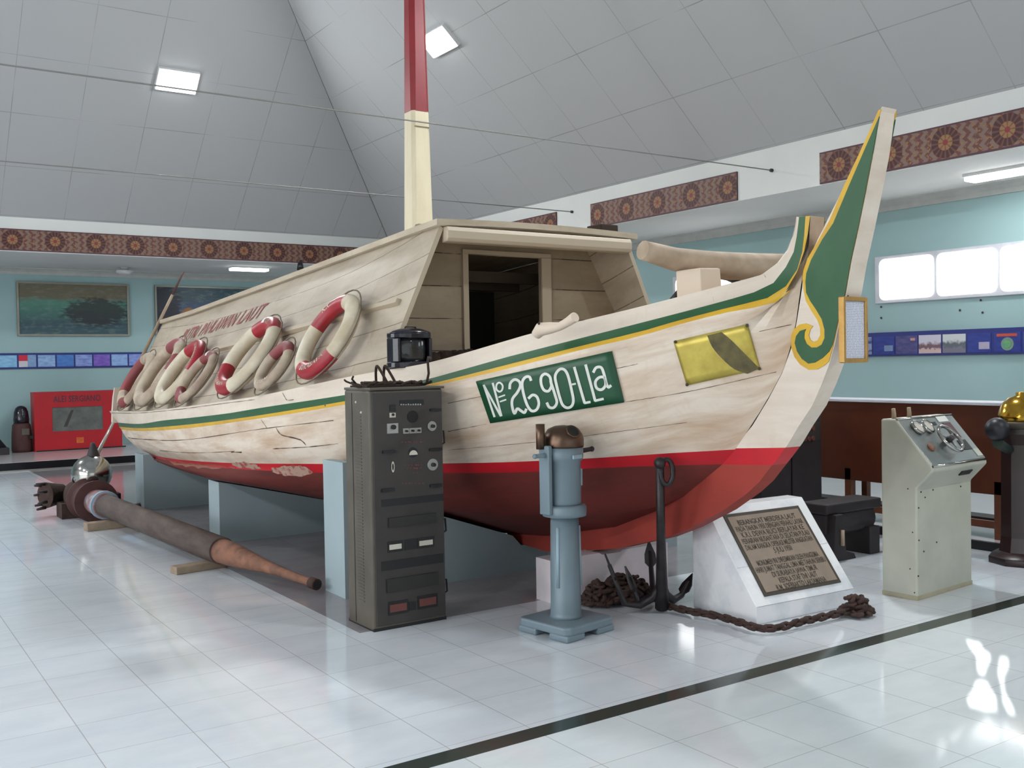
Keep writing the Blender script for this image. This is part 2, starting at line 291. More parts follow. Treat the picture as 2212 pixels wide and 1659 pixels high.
HULL = {"S0": [[4.31,3.591,2.338],[4.31,3.599,2.299],[4.31,3.619,2.235],[4.31,3.659,2.164],[4.294,3.723,2.099],[4.242,3.793,2.04],[4.176,3.883,2.015],[4.106,3.981,1.988],[4.033,4.087,1.96],[3.958,4.198,1.931],[3.88,4.317,1.901],[3.8,4.441,1.871],[3.72,4.572,1.842],[3.639,4.71,1.811],[3.557,4.853,1.779],[3.476,5.001,1.743],[3.397,5.155,1.703],[3.318,5.314,1.662],[3.241,5.48,1.622],[3.165,5.652,1.586],[3.092,5.831,1.561],[3.021,6.017,1.542],[2.954,6.208,1.517],[2.892,6.405,1.489],[2.834,6.606,1.46],[2.782,6.813,1.432],[2.734,7.025,1.403],[2.693,7.242,1.376],[2.659,7.464,1.352],[2.631,7.691,1.333],[2.61,7.923,1.315],[2.597,8.158,1.298],[2.591,8.396,1.281],[2.59,8.638,1.264],[2.592,8.883,1.247],[2.595,9.131,1.231],[2.6,9.383,1.216],[2.607,9.637,1.201],[2.616,9.894,1.185],[2.626,10.153,1.171],[2.639,10.416,1.157],[2.653,10.681,1.144],[2.67,10.949,1.132],[2.688,11.22,1.122],[2.709,11.493,1.112],[2.732,11.769,1.103],[2.757,12.047,1.095],[2.785,12.327,1.086],[2.815,12.61,1.078],[2.847,12.895,1.069],[2.881,13.182,1.059],[2.919,13.471,1.049]],"S1": [[4.31,3.585,2.337],[4.31,3.591,2.298],[4.31,3.603,2.232],[4.31,3.624,2.153],[4.306,3.676,2.075],[4.267,3.729,1.993],[4.205,3.813,1.946],[4.135,3.909,1.915],[4.062,4.014,1.885],[3.986,4.125,1.854],[3.908,4.242,1.823],[3.828,4.366,1.791],[3.747,4.496,1.758],[3.666,4.632,1.725],[3.584,4.774,1.69],[3.502,4.922,1.655],[3.421,5.075,1.619],[3.341,5.234,1.579],[3.263,5.399,1.538],[3.186,5.569,1.497],[3.112,5.746,1.462],[3.04,5.93,1.432],[2.971,6.12,1.406],[2.907,6.316,1.381],[2.847,6.517,1.357],[2.792,6.724,1.334],[2.742,6.936,1.312],[2.699,7.153,1.29],[2.661,7.374,1.267],[2.631,7.6,1.243],[2.607,7.831,1.22],[2.591,8.065,1.201],[2.582,8.303,1.183],[2.58,8.545,1.166],[2.581,8.79,1.149],[2.585,9.038,1.133],[2.591,9.288,1.118],[2.599,9.542,1.102],[2.609,9.799,1.085],[2.622,10.058,1.066],[2.638,10.319,1.045],[2.656,10.584,1.025],[2.676,10.851,1.008],[2.7,11.121,0.993],[2.726,11.393,0.981],[2.755,11.668,0.97],[2.787,11.945,0.96],[2.822,12.224,0.949],[2.86,12.505,0.938],[2.9,12.789,0.927],[2.945,13.074,0.915],[2.992,13.361,0.902]],"S2": [[4.31,3.542,2.335],[4.31,3.546,2.295],[4.31,3.553,2.228],[4.31,3.567,2.146],[4.31,3.601,2.057],[4.278,3.652,1.97],[4.22,3.731,1.91],[4.15,3.83,1.883],[4.076,3.937,1.856],[4.0,4.05,1.826],[3.922,4.169,1.793],[3.843,4.293,1.755],[3.762,4.425,1.722],[3.68,4.564,1.69],[3.598,4.708,1.656],[3.516,4.858,1.62],[3.435,5.013,1.583],[3.355,5.175,1.546],[3.276,5.343,1.508],[3.199,5.516,1.471],[3.125,5.696,1.436],[3.053,5.882,1.404],[2.985,6.074,1.373],[2.92,6.271,1.345],[2.86,6.475,1.317],[2.805,6.683,1.291],[2.755,6.897,1.266],[2.711,7.117,1.241],[2.674,7.341,1.217],[2.643,7.569,1.194],[2.619,7.802,1.172],[2.602,8.039,1.151],[2.593,8.28,1.131],[2.59,8.524,1.113],[2.591,8.771,1.094],[2.595,9.022,1.077],[2.601,9.275,1.059],[2.609,9.532,1.042],[2.62,9.791,1.025],[2.633,10.053,1.008],[2.649,10.318,0.991],[2.667,10.586,0.975],[2.689,10.856,0.96],[2.713,11.129,0.946],[2.74,11.404,0.933],[2.77,11.682,0.921],[2.803,11.962,0.909],[2.839,12.244,0.898],[2.878,12.528,0.886],[2.92,12.815,0.873],[2.966,13.103,0.86],[3.015,13.393,0.846]],"S3": [[4.31,3.512,2.331],[4.31,3.514,2.291],[4.31,3.519,2.224],[4.31,3.527,2.141],[4.31,3.553,2.048],[4.28,3.6,1.958],[4.227,3.674,1.885],[4.158,3.773,1.858],[4.083,3.882,1.84],[4.007,3.996,1.812],[3.93,4.116,1.779],[3.851,4.242,1.74],[3.771,4.374,1.704],[3.689,4.514,1.674],[3.607,4.659,1.64],[3.526,4.81,1.603],[3.445,4.967,1.566],[3.366,5.13,1.529],[3.287,5.299,1.494],[3.211,5.474,1.46],[3.136,5.655,1.426],[3.065,5.842,1.392],[2.997,6.034,1.359],[2.933,6.232,1.327],[2.873,6.436,1.298],[2.818,6.646,1.271],[2.769,6.861,1.246],[2.725,7.081,1.221],[2.687,7.306,1.197],[2.656,7.536,1.174],[2.631,7.769,1.151],[2.614,8.007,1.128],[2.603,8.249,1.106],[2.6,8.494,1.085],[2.601,8.742,1.065],[2.605,8.994,1.046],[2.61,9.248,1.028],[2.619,9.506,1.011],[2.63,9.766,0.994],[2.643,10.03,0.978],[2.66,10.296,0.962],[2.679,10.564,0.946],[2.701,10.836,0.931],[2.726,11.11,0.916],[2.754,11.386,0.902],[2.785,11.665,0.889],[2.819,11.946,0.877],[2.856,12.229,0.865],[2.897,12.514,0.852],[2.941,12.801,0.839],[2.988,13.091,0.825],[3.039,13.382,0.81]],"M1": [[4.31,3.615,1.769],[4.289,3.644,1.761],[4.254,3.693,1.746],[4.211,3.755,1.728],[4.162,3.826,1.707],[4.108,3.906,1.685],[4.049,3.993,1.661],[3.988,4.087,1.635],[3.924,4.188,1.608],[3.857,4.295,1.579],[3.789,4.408,1.55],[3.719,4.528,1.523],[3.648,4.653,1.495],[3.577,4.784,1.466],[3.505,4.921,1.438],[3.433,5.063,1.409],[3.362,5.211,1.381],[3.292,5.364,1.353],[3.223,5.523,1.326],[3.156,5.687,1.301],[3.091,5.856,1.277],[3.029,6.031,1.253],[2.969,6.211,1.231],[2.913,6.396,1.209],[2.861,6.586,1.188],[2.813,6.781,1.168],[2.769,6.98,1.15],[2.73,7.184,1.13],[2.697,7.392,1.109],[2.67,7.604,1.086],[2.648,7.819,1.062],[2.633,8.038,1.037],[2.623,8.261,1.013],[2.62,8.487,0.991],[2.621,8.716,0.969],[2.624,8.948,0.95],[2.629,9.183,0.932],[2.636,9.42,0.916],[2.646,9.661,0.902],[2.658,9.904,0.888],[2.672,10.15,0.875],[2.689,10.398,0.863],[2.708,10.648,0.85],[2.73,10.901,0.838],[2.754,11.156,0.825],[2.781,11.413,0.812],[2.811,11.673,0.799],[2.844,11.934,0.786],[2.88,12.198,0.773],[2.919,12.463,0.76],[2.96,12.731,0.746],[3.005,13.0,0.732]],"M2": [[4.31,3.704,1.517],[4.291,3.731,1.508],[4.259,3.777,1.493],[4.219,3.834,1.476],[4.173,3.9,1.458],[4.123,3.974,1.439],[4.068,4.056,1.42],[4.011,4.144,1.401],[3.95,4.239,1.382],[3.888,4.339,1.363],[3.824,4.446,1.343],[3.758,4.557,1.322],[3.692,4.674,1.299],[3.625,4.796,1.275],[3.557,4.922,1.251],[3.49,5.054,1.227],[3.423,5.191,1.202],[3.356,5.333,1.178],[3.291,5.48,1.155],[3.227,5.632,1.134],[3.164,5.789,1.115],[3.104,5.95,1.096],[3.045,6.117,1.078],[2.99,6.287,1.061],[2.938,6.463,1.043],[2.889,6.643,1.025],[2.845,6.827,1.008],[2.804,7.015,0.99],[2.768,7.207,0.972],[2.737,7.403,0.953],[2.711,7.603,0.935],[2.69,7.806,0.917],[2.674,8.013,0.899],[2.664,8.222,0.882],[2.66,8.435,0.865],[2.661,8.65,0.848],[2.663,8.868,0.833],[2.668,9.089,0.819],[2.675,9.312,0.805],[2.684,9.538,0.793],[2.696,9.766,0.781],[2.71,9.996,0.769],[2.727,10.229,0.757],[2.747,10.464,0.745],[2.769,10.7,0.732],[2.794,10.939,0.719],[2.821,11.18,0.707],[2.852,11.422,0.694],[2.885,11.667,0.68],[2.922,11.913,0.666],[2.961,12.161,0.651],[3.003,12.41,0.635]],"M3": [[4.31,3.873,1.284],[4.291,3.9,1.279],[4.259,3.945,1.271],[4.22,4.001,1.262],[4.175,4.066,1.251],[4.126,4.139,1.239],[4.073,4.218,1.226],[4.017,4.304,1.211],[3.958,4.395,1.196],[3.898,4.493,1.18],[3.835,4.595,1.164],[3.772,4.703,1.147],[3.707,4.816,1.129],[3.642,4.934,1.11],[3.576,5.057,1.093],[3.51,5.185,1.077],[3.445,5.318,1.061],[3.38,5.456,1.045],[3.316,5.598,1.03],[3.253,5.745,1.015],[3.193,5.896,1.001],[3.134,6.053,0.986],[3.077,6.213,0.972],[3.023,6.378,0.958],[2.972,6.548,0.944],[2.925,6.721,0.93],[2.881,6.899,0.916],[2.841,7.081,0.903],[2.806,7.266,0.889],[2.775,7.456,0.876],[2.749,7.649,0.863],[2.729,7.845,0.849],[2.714,8.045,0.836],[2.704,8.247,0.822],[2.7,8.453,0.808],[2.701,8.661,0.794],[2.703,8.871,0.781],[2.708,9.084,0.769],[2.715,9.3,0.757],[2.724,9.517,0.746],[2.736,9.738,0.736],[2.75,9.96,0.726],[2.767,10.184,0.716],[2.786,10.411,0.706],[2.807,10.639,0.694],[2.832,10.87,0.683],[2.859,11.102,0.671],[2.889,11.336,0.658],[2.921,11.572,0.645],[2.957,11.809,0.632],[2.995,12.048,0.617],[3.036,12.289,0.602]],"S4": [[4.309,4.065,1.058],[4.291,4.091,1.056],[4.26,4.133,1.052],[4.221,4.186,1.047],[4.177,4.248,1.042],[4.129,4.317,1.036],[4.077,4.392,1.029],[4.022,4.473,1.021],[3.965,4.56,1.012],[3.905,4.653,1.003],[3.844,4.75,0.993],[3.781,4.853,0.984],[3.718,4.96,0.975],[3.654,5.073,0.966],[3.59,5.19,0.957],[3.525,5.311,0.948],[3.461,5.438,0.94],[3.398,5.569,0.933],[3.336,5.704,0.925],[3.275,5.844,0.918],[3.216,5.988,0.91],[3.159,6.137,0.903],[3.104,6.29,0.895],[3.052,6.448,0.887],[3.002,6.609,0.878],[2.956,6.774,0.869],[2.914,6.944,0.86],[2.876,7.117,0.85],[2.842,7.294,0.84],[2.813,7.475,0.829],[2.788,7.659,0.818],[2.768,7.846,0.807],[2.754,8.036,0.796],[2.745,8.229,0.784],[2.74,8.425,0.772],[2.74,8.623,0.76],[2.743,8.823,0.749],[2.747,9.026,0.737],[2.753,9.232,0.726],[2.762,9.439,0.714],[2.772,9.649,0.703],[2.785,9.86,0.692],[2.8,10.074,0.681],[2.818,10.29,0.671],[2.838,10.507,0.66],[2.861,10.727,0.649],[2.886,10.948,0.639],[2.914,11.171,0.628],[2.944,11.396,0.618],[2.977,11.623,0.607],[3.013,11.85,0.595],[3.052,12.08,0.582]],"S5": [[4.309,4.168,0.964],[4.292,4.194,0.963],[4.261,4.237,0.961],[4.223,4.291,0.958],[4.179,4.353,0.955],[4.131,4.422,0.951],[4.08,4.498,0.946],[4.025,4.58,0.941],[3.969,4.667,0.934],[3.91,4.76,0.927],[3.849,4.858,0.919],[3.788,4.961,0.909],[3.725,5.069,0.898],[3.662,5.182,0.887],[3.599,5.299,0.878],[3.535,5.421,0.871],[3.472,5.548,0.864],[3.409,5.679,0.858],[3.348,5.815,0.851],[3.288,5.955,0.843],[3.229,6.1,0.835],[3.173,6.249,0.827],[3.119,6.402,0.819],[3.067,6.56,0.811],[3.019,6.721,0.803],[2.974,6.887,0.794],[2.932,7.056,0.787],[2.895,7.23,0.779],[2.862,7.407,0.771],[2.833,7.588,0.763],[2.81,7.772,0.755],[2.792,7.959,0.746],[2.779,8.15,0.737],[2.772,8.343,0.727],[2.77,8.539,0.717],[2.771,8.737,0.707],[2.775,8.937,0.697],[2.78,9.14,0.687],[2.787,9.346,0.677],[2.797,9.553,0.668],[2.808,9.762,0.658],[2.822,9.974,0.649],[2.838,10.188,0.64],[2.857,10.403,0.63],[2.878,10.621,0.621],[2.901,10.84,0.611],[2.927,11.062,0.602],[2.955,11.284,0.592],[2.986,11.509,0.583],[3.02,11.735,0.573],[3.057,11.963,0.562],[3.096,12.192,0.55]],"S6": [[4.309,4.501,0.737],[4.296,4.527,0.726],[4.274,4.568,0.707],[4.245,4.62,0.685],[4.212,4.68,0.662],[4.175,4.75,0.644],[4.134,4.826,0.629],[4.09,4.909,0.615],[4.044,4.997,0.603],[3.995,5.091,0.592],[3.945,5.189,0.582],[3.894,5.292,0.575],[3.841,5.4,0.569],[3.786,5.512,0.565],[3.731,5.628,0.563],[3.675,5.748,0.563],[3.619,5.872,0.565],[3.562,5.999,0.568],[3.505,6.131,0.572],[3.448,6.266,0.577],[3.392,6.405,0.582],[3.335,6.547,0.586],[3.28,6.693,0.59],[3.225,6.842,0.593],[3.172,6.995,0.596],[3.12,7.152,0.598],[3.07,7.312,0.6],[3.022,7.476,0.602],[2.977,7.643,0.602],[2.935,7.814,0.603],[2.898,7.988,0.602],[2.866,8.166,0.601],[2.841,8.348,0.596],[2.83,8.533,0.59],[2.831,8.721,0.582],[2.834,8.912,0.574],[2.838,9.104,0.568],[2.843,9.299,0.563],[2.851,9.497,0.56],[2.86,9.696,0.557],[2.871,9.897,0.555],[2.884,10.101,0.552],[2.898,10.306,0.549],[2.915,10.513,0.546],[2.933,10.722,0.543],[2.954,10.933,0.539],[2.976,11.146,0.534],[3.001,11.361,0.53],[3.028,11.577,0.525],[3.057,11.795,0.52],[3.088,12.014,0.514],[3.122,12.235,0.506]]}
# ------------------------------------------------------------------ builders
class MB:
    def __init__(s): s.v = []; s.f = []; s.mi = []; s.uv = []; s.sm = []
    def add(s, vs, fs, mi=0, smooth=False, uvs=None):
        o = len(s.v); s.v += [Vector(v) for v in vs]
        for k, f in enumerate(fs):
            s.f.append([i + o for i in f]); s.mi.append(mi); s.sm.append(smooth); s.uv.append(uvs[k] if uvs else None)
        return s
    def box(s, x0, y0, z0, x1, y1, z1, mi=0, M4=None):
        vs = [Vector(p) for p in ((x0, y0, z0), (x1, y0, z0), (x1, y1, z0), (x0, y1, z0), (x0, y0, z1), (x1, y0, z1), (x1, y1, z1), (x0, y1, z1))]
        if M4: vs = [M4 @ v for v in vs]
        return s.add(vs, [(0, 3, 2, 1), (4, 5, 6, 7), (0, 1, 5, 4), (1, 2, 6, 5), (2, 3, 7, 6), (3, 0, 4, 7)], mi)
    def prism(s, poly, axis, a, b, mi=0, smooth=False):
        # poly: 2-D outline in the other two axes (xyz order), extruded along axis from a to b
        def P(p, t):
            q = list(p); q.insert(axis, t); return Vector(q)
        n = len(poly); vs = [P(p, a) for p in poly] + [P(p, b) for p in poly]
        fs = [tuple(range(n))[::-1], tuple(range(n, 2 * n))] + [(i, (i + 1) % n, n + (i + 1) % n, n + i) for i in range(n)]
        return s.add(vs, fs, mi, smooth)
    def tube(s, pts, r, n=10, mi=0, closed=False, cap=True):
        pts = [Vector(p) for p in pts]; m = len(pts); rr = r if isinstance(r, (list, tuple)) else [r] * m
        rings = []; up = None
        for i in range(m):
            a = pts[i - 1] if (i or closed) else pts[i]; b = pts[(i + 1) % m] if (i < m - 1 or closed) else pts[i]
            t = (b - a).normalized()
            if up is None: up = Vector((0, 0, 1)) if abs(t.z) < .9 else Vector((1, 0, 0))
            x = t.cross(up)
            if x.length < 1e-6: x = t.cross(Vector((1, 0, .3)))
            x.normalize(); y = x.cross(t).normalized(); up = y
            rings.append([pts[i] + x * math.cos(2 * PI * k / n) * rr[i] + y * math.sin(2 * PI * k / n) * rr[i] for k in range(n)])
        vs = [v for R in rings for v in R]; fs = []
        for i in range(m if closed else m - 1):
            for k in range(n):
                j = (i + 1) % m; fs.append((i * n + k, i * n + (k + 1) % n, j * n + (k + 1) % n, j * n + k))
        s.add(vs, fs, mi, True)
        if cap and not closed:
            s.add(rings[0], [tuple(range(n))[::-1]], mi); s.add(rings[-1], [tuple(range(n))], mi)
        return s
    def lathe(s, prof, c=(0, 0, 0), n=28, mi=0, axis=2, smooth=True, arc=2 * PI):
        c = Vector(c); m = len(prof); vs = []
        for r, z in prof:
            for k in range(n):
                a = arc * k / n; p = [math.cos(a) * r, math.sin(a) * r]; p.insert(axis, z); vs.append(c + Vector(p))
        fs = [(i * n + k, i * n + (k + 1) % n, (i + 1) * n + (k + 1) % n, (i + 1) * n + k) for i in range(m - 1) for k in range(n)]
        s.add(vs, fs, mi, smooth)
        s.add(vs[:n], [tuple(range(n))[::-1]], mi); s.add(vs[-n:], [tuple(range(n))], mi)
        return s
    def ball(s, c, r, mi=0, n=20, sq=(1, 1, 1)):
        c = Vector(c); h = n // 2; prof = [(math.sin(PI * i / h) * r, -math.cos(PI * i / h) * r) for i in range(h + 1)]
        prof[0] = (1e-4, -r); prof[-1] = (1e-4, r); k0 = len(s.v); s.lathe(prof, (0, 0, 0), n, mi)
        for i in range(k0, len(s.v)): v = s.v[i]; s.v[i] = c + Vector((v.x * sq[0], v.y * sq[1], v.z * sq[2]))
        return s
    def grid(s, rows, mi=0, smooth=True, uv=None, flip=False):
        n = len(rows[0]); vs = [p for r in rows for p in r]; fs = []; uvs = []
        for i in range(len(rows) - 1):
            for k in range(n - 1):
                f = (i * n + k, i * n + k + 1, (i + 1) * n + k + 1, (i + 1) * n + k)
                if flip: f = f[::-1]
                fs.append(f)
                if uv: uvs.append([uv[j // n][j % n] for j in f])
        return s.add(vs, fs, mi, smooth, uvs if uv else None)
    def xform(s, M4, start=0):
        for i in range(start, len(s.v)): s.v[i] = M4 @ s.v[i]
        return s
ORIG = {}
def build(name, mb, mats, parent=None, bevel=0, local=False, seg=2, sub=0):
    me = bpy.data.meshes.new(name); off = Vector((0, 0, 0))
    if parent is not None and not local: off = ORIG[parent]
    me.from_pydata([v - off for v in mb.v], [], mb.f)
    for m in (mats if isinstance(mats, (list, tuple)) else [mats]): me.materials.append(M[m] if isinstance(m, str) else m)
    me.polygons.foreach_set('material_index', mb.mi); me.polygons.foreach_set('use_smooth', mb.sm)
    if any(mb.uv):
        ul = me.uv_layers.new(name='UVMap')
        for p, u in zip(me.polygons, mb.uv):
            if u:
                for li, c in zip(p.loop_indices, u): ul.data[li].uv = c
    me.update(); o = bpy.data.objects.new(name, me); COL.objects.link(o)
    bm = bmesh.new(); bm.from_mesh(me); bmesh.ops.remove_doubles(bm, verts=bm.verts, dist=2e-5)
    bmesh.ops.recalc_face_normals(bm, faces=bm.faces); bm.to_mesh(me); bm.free()
    if parent is not None: o.parent = parent; ORIG[o] = ORIG[parent]
    else: ORIG[o] = Vector((0, 0, 0))
    if bevel:
        b = o.modifiers.new('bevel', 'BEVEL'); b.width = bevel; b.segments = seg; b.limit_method = 'ANGLE'; b.angle_limit = math.radians(38); b.harden_normals = False
    return o
def tag(o, label, cat, group=None):
    o['label'] = label; o['category'] = cat
    if group: o['group'] = group
    return o
def thing(name, label, cat, loc, rz=0, group=None):
    o = bpy.data.objects.new(name, None); COL.objects.link(o); o.location = loc; o.rotation_euler = (0, 0, rz); o.empty_display_size = .1
    ORIG[o] = Vector(loc); return tag(o, label, cat, group)
def struct(name, mb, mats, parent=None, bevel=0):
    o = build(name, mb, mats, parent, bevel)
    if parent is None: o['kind'] = 'structure'
    return o
def bx(*a): return MB().box(*a)
def dup(root, label=None):
    def rec(o, par):
        c = o.copy(); COL.objects.link(c)
        if par is not None: c.parent = par
        for ch in list(o.children): rec(ch, c)
        return c
    r = rec(root, None)
    if label: r['label'] = label
    return r
def text(body, size=1.0, align='CENTER', bold=.012):
    cu = bpy.data.curves.new('lettering', 'FONT'); cu.body = body; cu.size = size; cu.align_x = align; cu.resolution_u = 2; cu.offset = bold * size
    o = bpy.data.objects.new('lettering', cu); COL.objects.link(o); bpy.context.view_layer.update()
    me = bpy.data.meshes.new_from_object(o.evaluated_get(bpy.context.evaluated_depsgraph_get()))
    vs = [v.co.copy() for v in me.vertices]; fs = [tuple(p.vertices) for p in me.polygons]
    bpy.data.objects.remove(o); bpy.data.meshes.remove(me); bpy.data.curves.remove(cu)
    return vs, fs
def put_text(mb, body, size, fn, mi=0, align='CENTER', width=None):
    vs, fs = text(body, size, align)
    if width:
        x0 = min(v.x for v in vs); x1 = max(v.x for v in vs); k = width / (x1 - x0)
        for v in vs: v.x *= k
    mb.add([fn(v.x, v.y) for v in vs], fs, mi)
def stroke(pts, w, closed=False):
    # a flat ribbon along a 2-D polyline: list of (left, right) pairs
    P = [Vector(p) for p in pts]; n = len(P); out = []
    for i in range(n):
        a = P[i - 1] if (i or closed) else P[i]; b = P[(i + 1) % n] if (i < n - 1 or closed) else P[i]
        t = (b - a).normalized(); nn = Vector((-t.y, t.x)); out.append((P[i] + nn * w, P[i] - nn * w))
    if closed: out.append(out[0])
    return out
def cat3(pts, k=5):
    P = [Vector(p) for p in pts]; out = []
    for i in range(len(P) - 1):
        p1, p2 = P[i], P[i + 1]; p0 = P[i - 1] if i else p1 * 2 - p2; p3 = P[i + 2] if i + 2 < len(P) else p2 * 2 - p1
        for j in range(k):
            t = j / k; out.append(.5 * ((2 * p1) + (p2 - p0) * t + (2 * p0 - 5 * p1 + 4 * p2 - p3) * t * t + (3 * p1 - p0 - 3 * p2 + p3) * t ** 3))
    return out + [P[-1]]
def smooth2(pts, k=4, closed=False):
    P = [Vector(p) for p in pts]; n = len(P); out = []
    for i in range(n if closed else n - 1):
        p1, p2 = P[i], P[(i + 1) % n]; p0 = P[i - 1] if (i or closed) else p1 * 2 - p2; p3 = P[(i + 2) % n] if (i + 2 < n or closed) else p2 * 2 - p1
        for j in range(k):
            t = j / k; out.append(.5 * ((2 * p1) + (p2 - p0) * t + (2 * p0 - 5 * p1 + 4 * p2 - p3) * t * t + (3 * p1 - p0 - 3 * p2 + p3) * t ** 3))
    if not closed: out.append(P[-1])
    return out

# ------------------------------------------------------------------ setting
XF, YF, XW, YW = 9.0, 17.45, 10.7, 20.2      # fascias over the aisles, walls behind them
XL, YB = -9.0, -7.0
ZS, ZE, SL, ZT = 3.46, 4.0, .92, 9.4         # soffit, eaves, ceiling pitch, flat top
mb = MB()
mb.add([(XL, 3.53, 0), (XW, 3.53, 0), (XW, 5.39, 0), (2.54, 5.39, 0), (2.54, YW, 0), (XL, YW, 0)], [(0, 1, 2, 3, 4, 5)], 0)
mb.add([(2.54, 5.39, 0), (XW, 5.39, 0), (XW, YW, 0), (2.54, YW, 0)], [(0, 1, 2, 3)], 1)
mb.add([(XL, YB, 0), (XW, YB, 0), (XW, 3.42, 0), (XL, 3.42, 0)], [(0, 1, 2, 3)], 2)
mb.add([(XL, 3.42, 0), (XW, 3.42, 0), (XW, 3.53, 0), (XL, 3.53, 0)], [(0, 1, 2, 3)], 3)
mb.box(XL, YB, -.2, XW, YW, -.03, 0)
struct('floor', mb, ['tile', 'tilegrey', 'tilenear', 'strip'])
# platform along the back and right walls
mb = bx(XL, YF, .0, XW, YW, .14, 0); struct('trim_1', mb, 'platform')
mb = bx(XL, YF - .03, .0, 7.6, YF, .135, 0); mb.box(XL, YF - .045, .0, 7.6, YF - .03, .02, 1); struct('trim_2', mb, ['blackstep', 'silver'])
mb = bx(7.68, YB, 0, XW, YF, .075, 0); struct('trim_3', mb, 'platform')
mb = bx(7.65, YB, 0, 7.68, YF - .05, .072, 0); struct('trim_4', mb, 'blackstep')
# walls
struct('wall_back', bx(XL, YW, 0, XW + .2, YW + .2, ZE + .2), 'teal')
struct('wall_right', bx(XW, YB, 0, XW + .2, YW, ZE + .2), 'teal')
struct('wall_front', bx(XL, YB - .2, 0, XW + .2, YB, ZE + .6), 'white')
def patch_to_wall(px, py):
    P = on_z(px, py, 0); t = (P.x - XL) / SUN_D.x; q = P - SUN_D * t; return q.y, q.z
SUN_CUTOUTS = [[(2096, 1378), (2128, 1384), (2136, 1400), (2150, 1408), (2150, 1424), (2142, 1440), (2138, 1456), (2126, 1454), (2120, 1436), (2120, 1416), (2104, 1396)],
        [(2128, 1464), (2144, 1468), (2152, 1484), (2164, 1500), (2166, 1532), (2136, 1530), (2106, 1522), (2100, 1506), (2114, 1486), (2118, 1470)],
        [(2172, 1414), (2188, 1416), (2190, 1436), (2180, 1458), (2182, 1488), (2200, 1520), (2206, 1540), (2190, 1538), (2178, 1514), (2174, 1480), (2166, 1452), (2168, 1430)]]
holes = [[patch_to_wall(*p) for p in h] for h in SUN_CUTOUTS]
ya, yb = min(y for h in holes for y, z in h) - .06, max(y for h in holes for y, z in h) + .06; za, zb_ = min(z for h in holes for y, z in h) - .04, max(z for h in holes for y, z in h) + .04
mb = bx(XL - .1, YB, 0, XL, ya, ZE + .6); mb.box(XL - .1, yb, 0, XL, YW, ZE + .6); mb.box(XL - .1, ya, 0, XL, yb, za); mb.box(XL - .1, ya, zb_, XL, yb, ZE + .6); struct('wall_left', mb, 'white')
from mathutils.geometry import tessellate_polygon
loops = [[Vector((y, z, 0)) for y, z in [(ya, za), (yb, za), (yb, zb_), (ya, zb_)]]] + [[Vector((y, z, 0)) for y, z in h] for h in holes]
flat = [v for l in loops for v in l]; tris = tessellate_polygon(loops)
mb = MB().add([(XL - .05, v.x, v.y) for v in flat], tris); mb.add([(XL - .042, v.x, v.y) for v in flat], tris)
struct('sun_patch_mask', mb, 'white')  # unseen sheet added here, cut so sunlight draws the bright floor patch
# fascias and soffits of the aisles
struct('trim_5', bx(XF, YB, ZS, XF + .12, YF + .12, ZE), 'white')
struct('trim_6', bx(XL, YF, ZS, XF, YF + .12, ZE), 'white')
mb = bx(XF + .12, YB, ZS, XW, YW, ZS + .06); struct('trim_7', mb, 'white')
mb = bx(XL, YF + .12, ZS, XF + .12, YW, ZS + .06); struct('trim_8', mb, 'white')
def cove(along, a, b):
    pr = [(0, 0), (0, -.12), (.03, -.12), (.04, -.07), (.09, -.03), (.12, -.02), (.12, 0)]
    mb = MB()
    if along == 'y': mb.prism([(XW - p, ZS + q) for p, q in pr], 1, a, b)
    else: mb.prism([(YW - p, ZS + q) for p, q in pr], 0, a, b)
    return mb
struct('trim_9', cove('y', YB, YW - .12), 'cove'); struct('trim_10', cove('x', XL, XW), 'cove')
# ceiling: hipped, boarded in square sheets, flat at the top
mb = MB(); run = (ZT - ZE) / SL; k = math.sqrt(1 + SL * SL)
x0, x1, y0, y1 = XL, XF, YB, YF
def slope(p, q, r, s_, ua):
    def uvp(v):
        d = (v[2] - ZE) / SL * k
        return ((v[1] - 5.0 if ua == 'y' else v[0] - 2.235), d - .03)
    vs = [p, q, r, s_]; mb.add(vs, [(0, 1, 2, 3)], 0, False, [[uvp(v) for v in vs]])
A, B, C_, D = (x0, y0, ZE), (x1, y0, ZE), (x1, y1, ZE), (x0, y1, ZE)
a_, b_, c_, d_ = (x0 + run, y0 + run, ZT), (x1 - run, y0 + run, ZT), (x1 - run, y1 - run, ZT), (x0 + run, y1 - run, ZT)
slope(B, C_, c_, b_, 'y'); slope(C_, D, d_, c_, 'x'); slope(D, A, a_, d_, 'y'); slope(A, B, b_, a_, 'x')
mb.add([a_, b_, c_, d_], [(0, 1, 2, 3)], 0, False, [[(v[0], v[1]) for v in (a_, b_, c_, d_)]])
struct('ceiling', mb, 'ceiling')
# narrow batten joints that run just above the eaves (double line seen on the back slope) and on the hip
mb = MB(); mb.tube([(x1, y1, ZE - .005), c_], .005, 6); struct('trim_11', mb, mat('hip_joint', (120, 120, 116), .8))
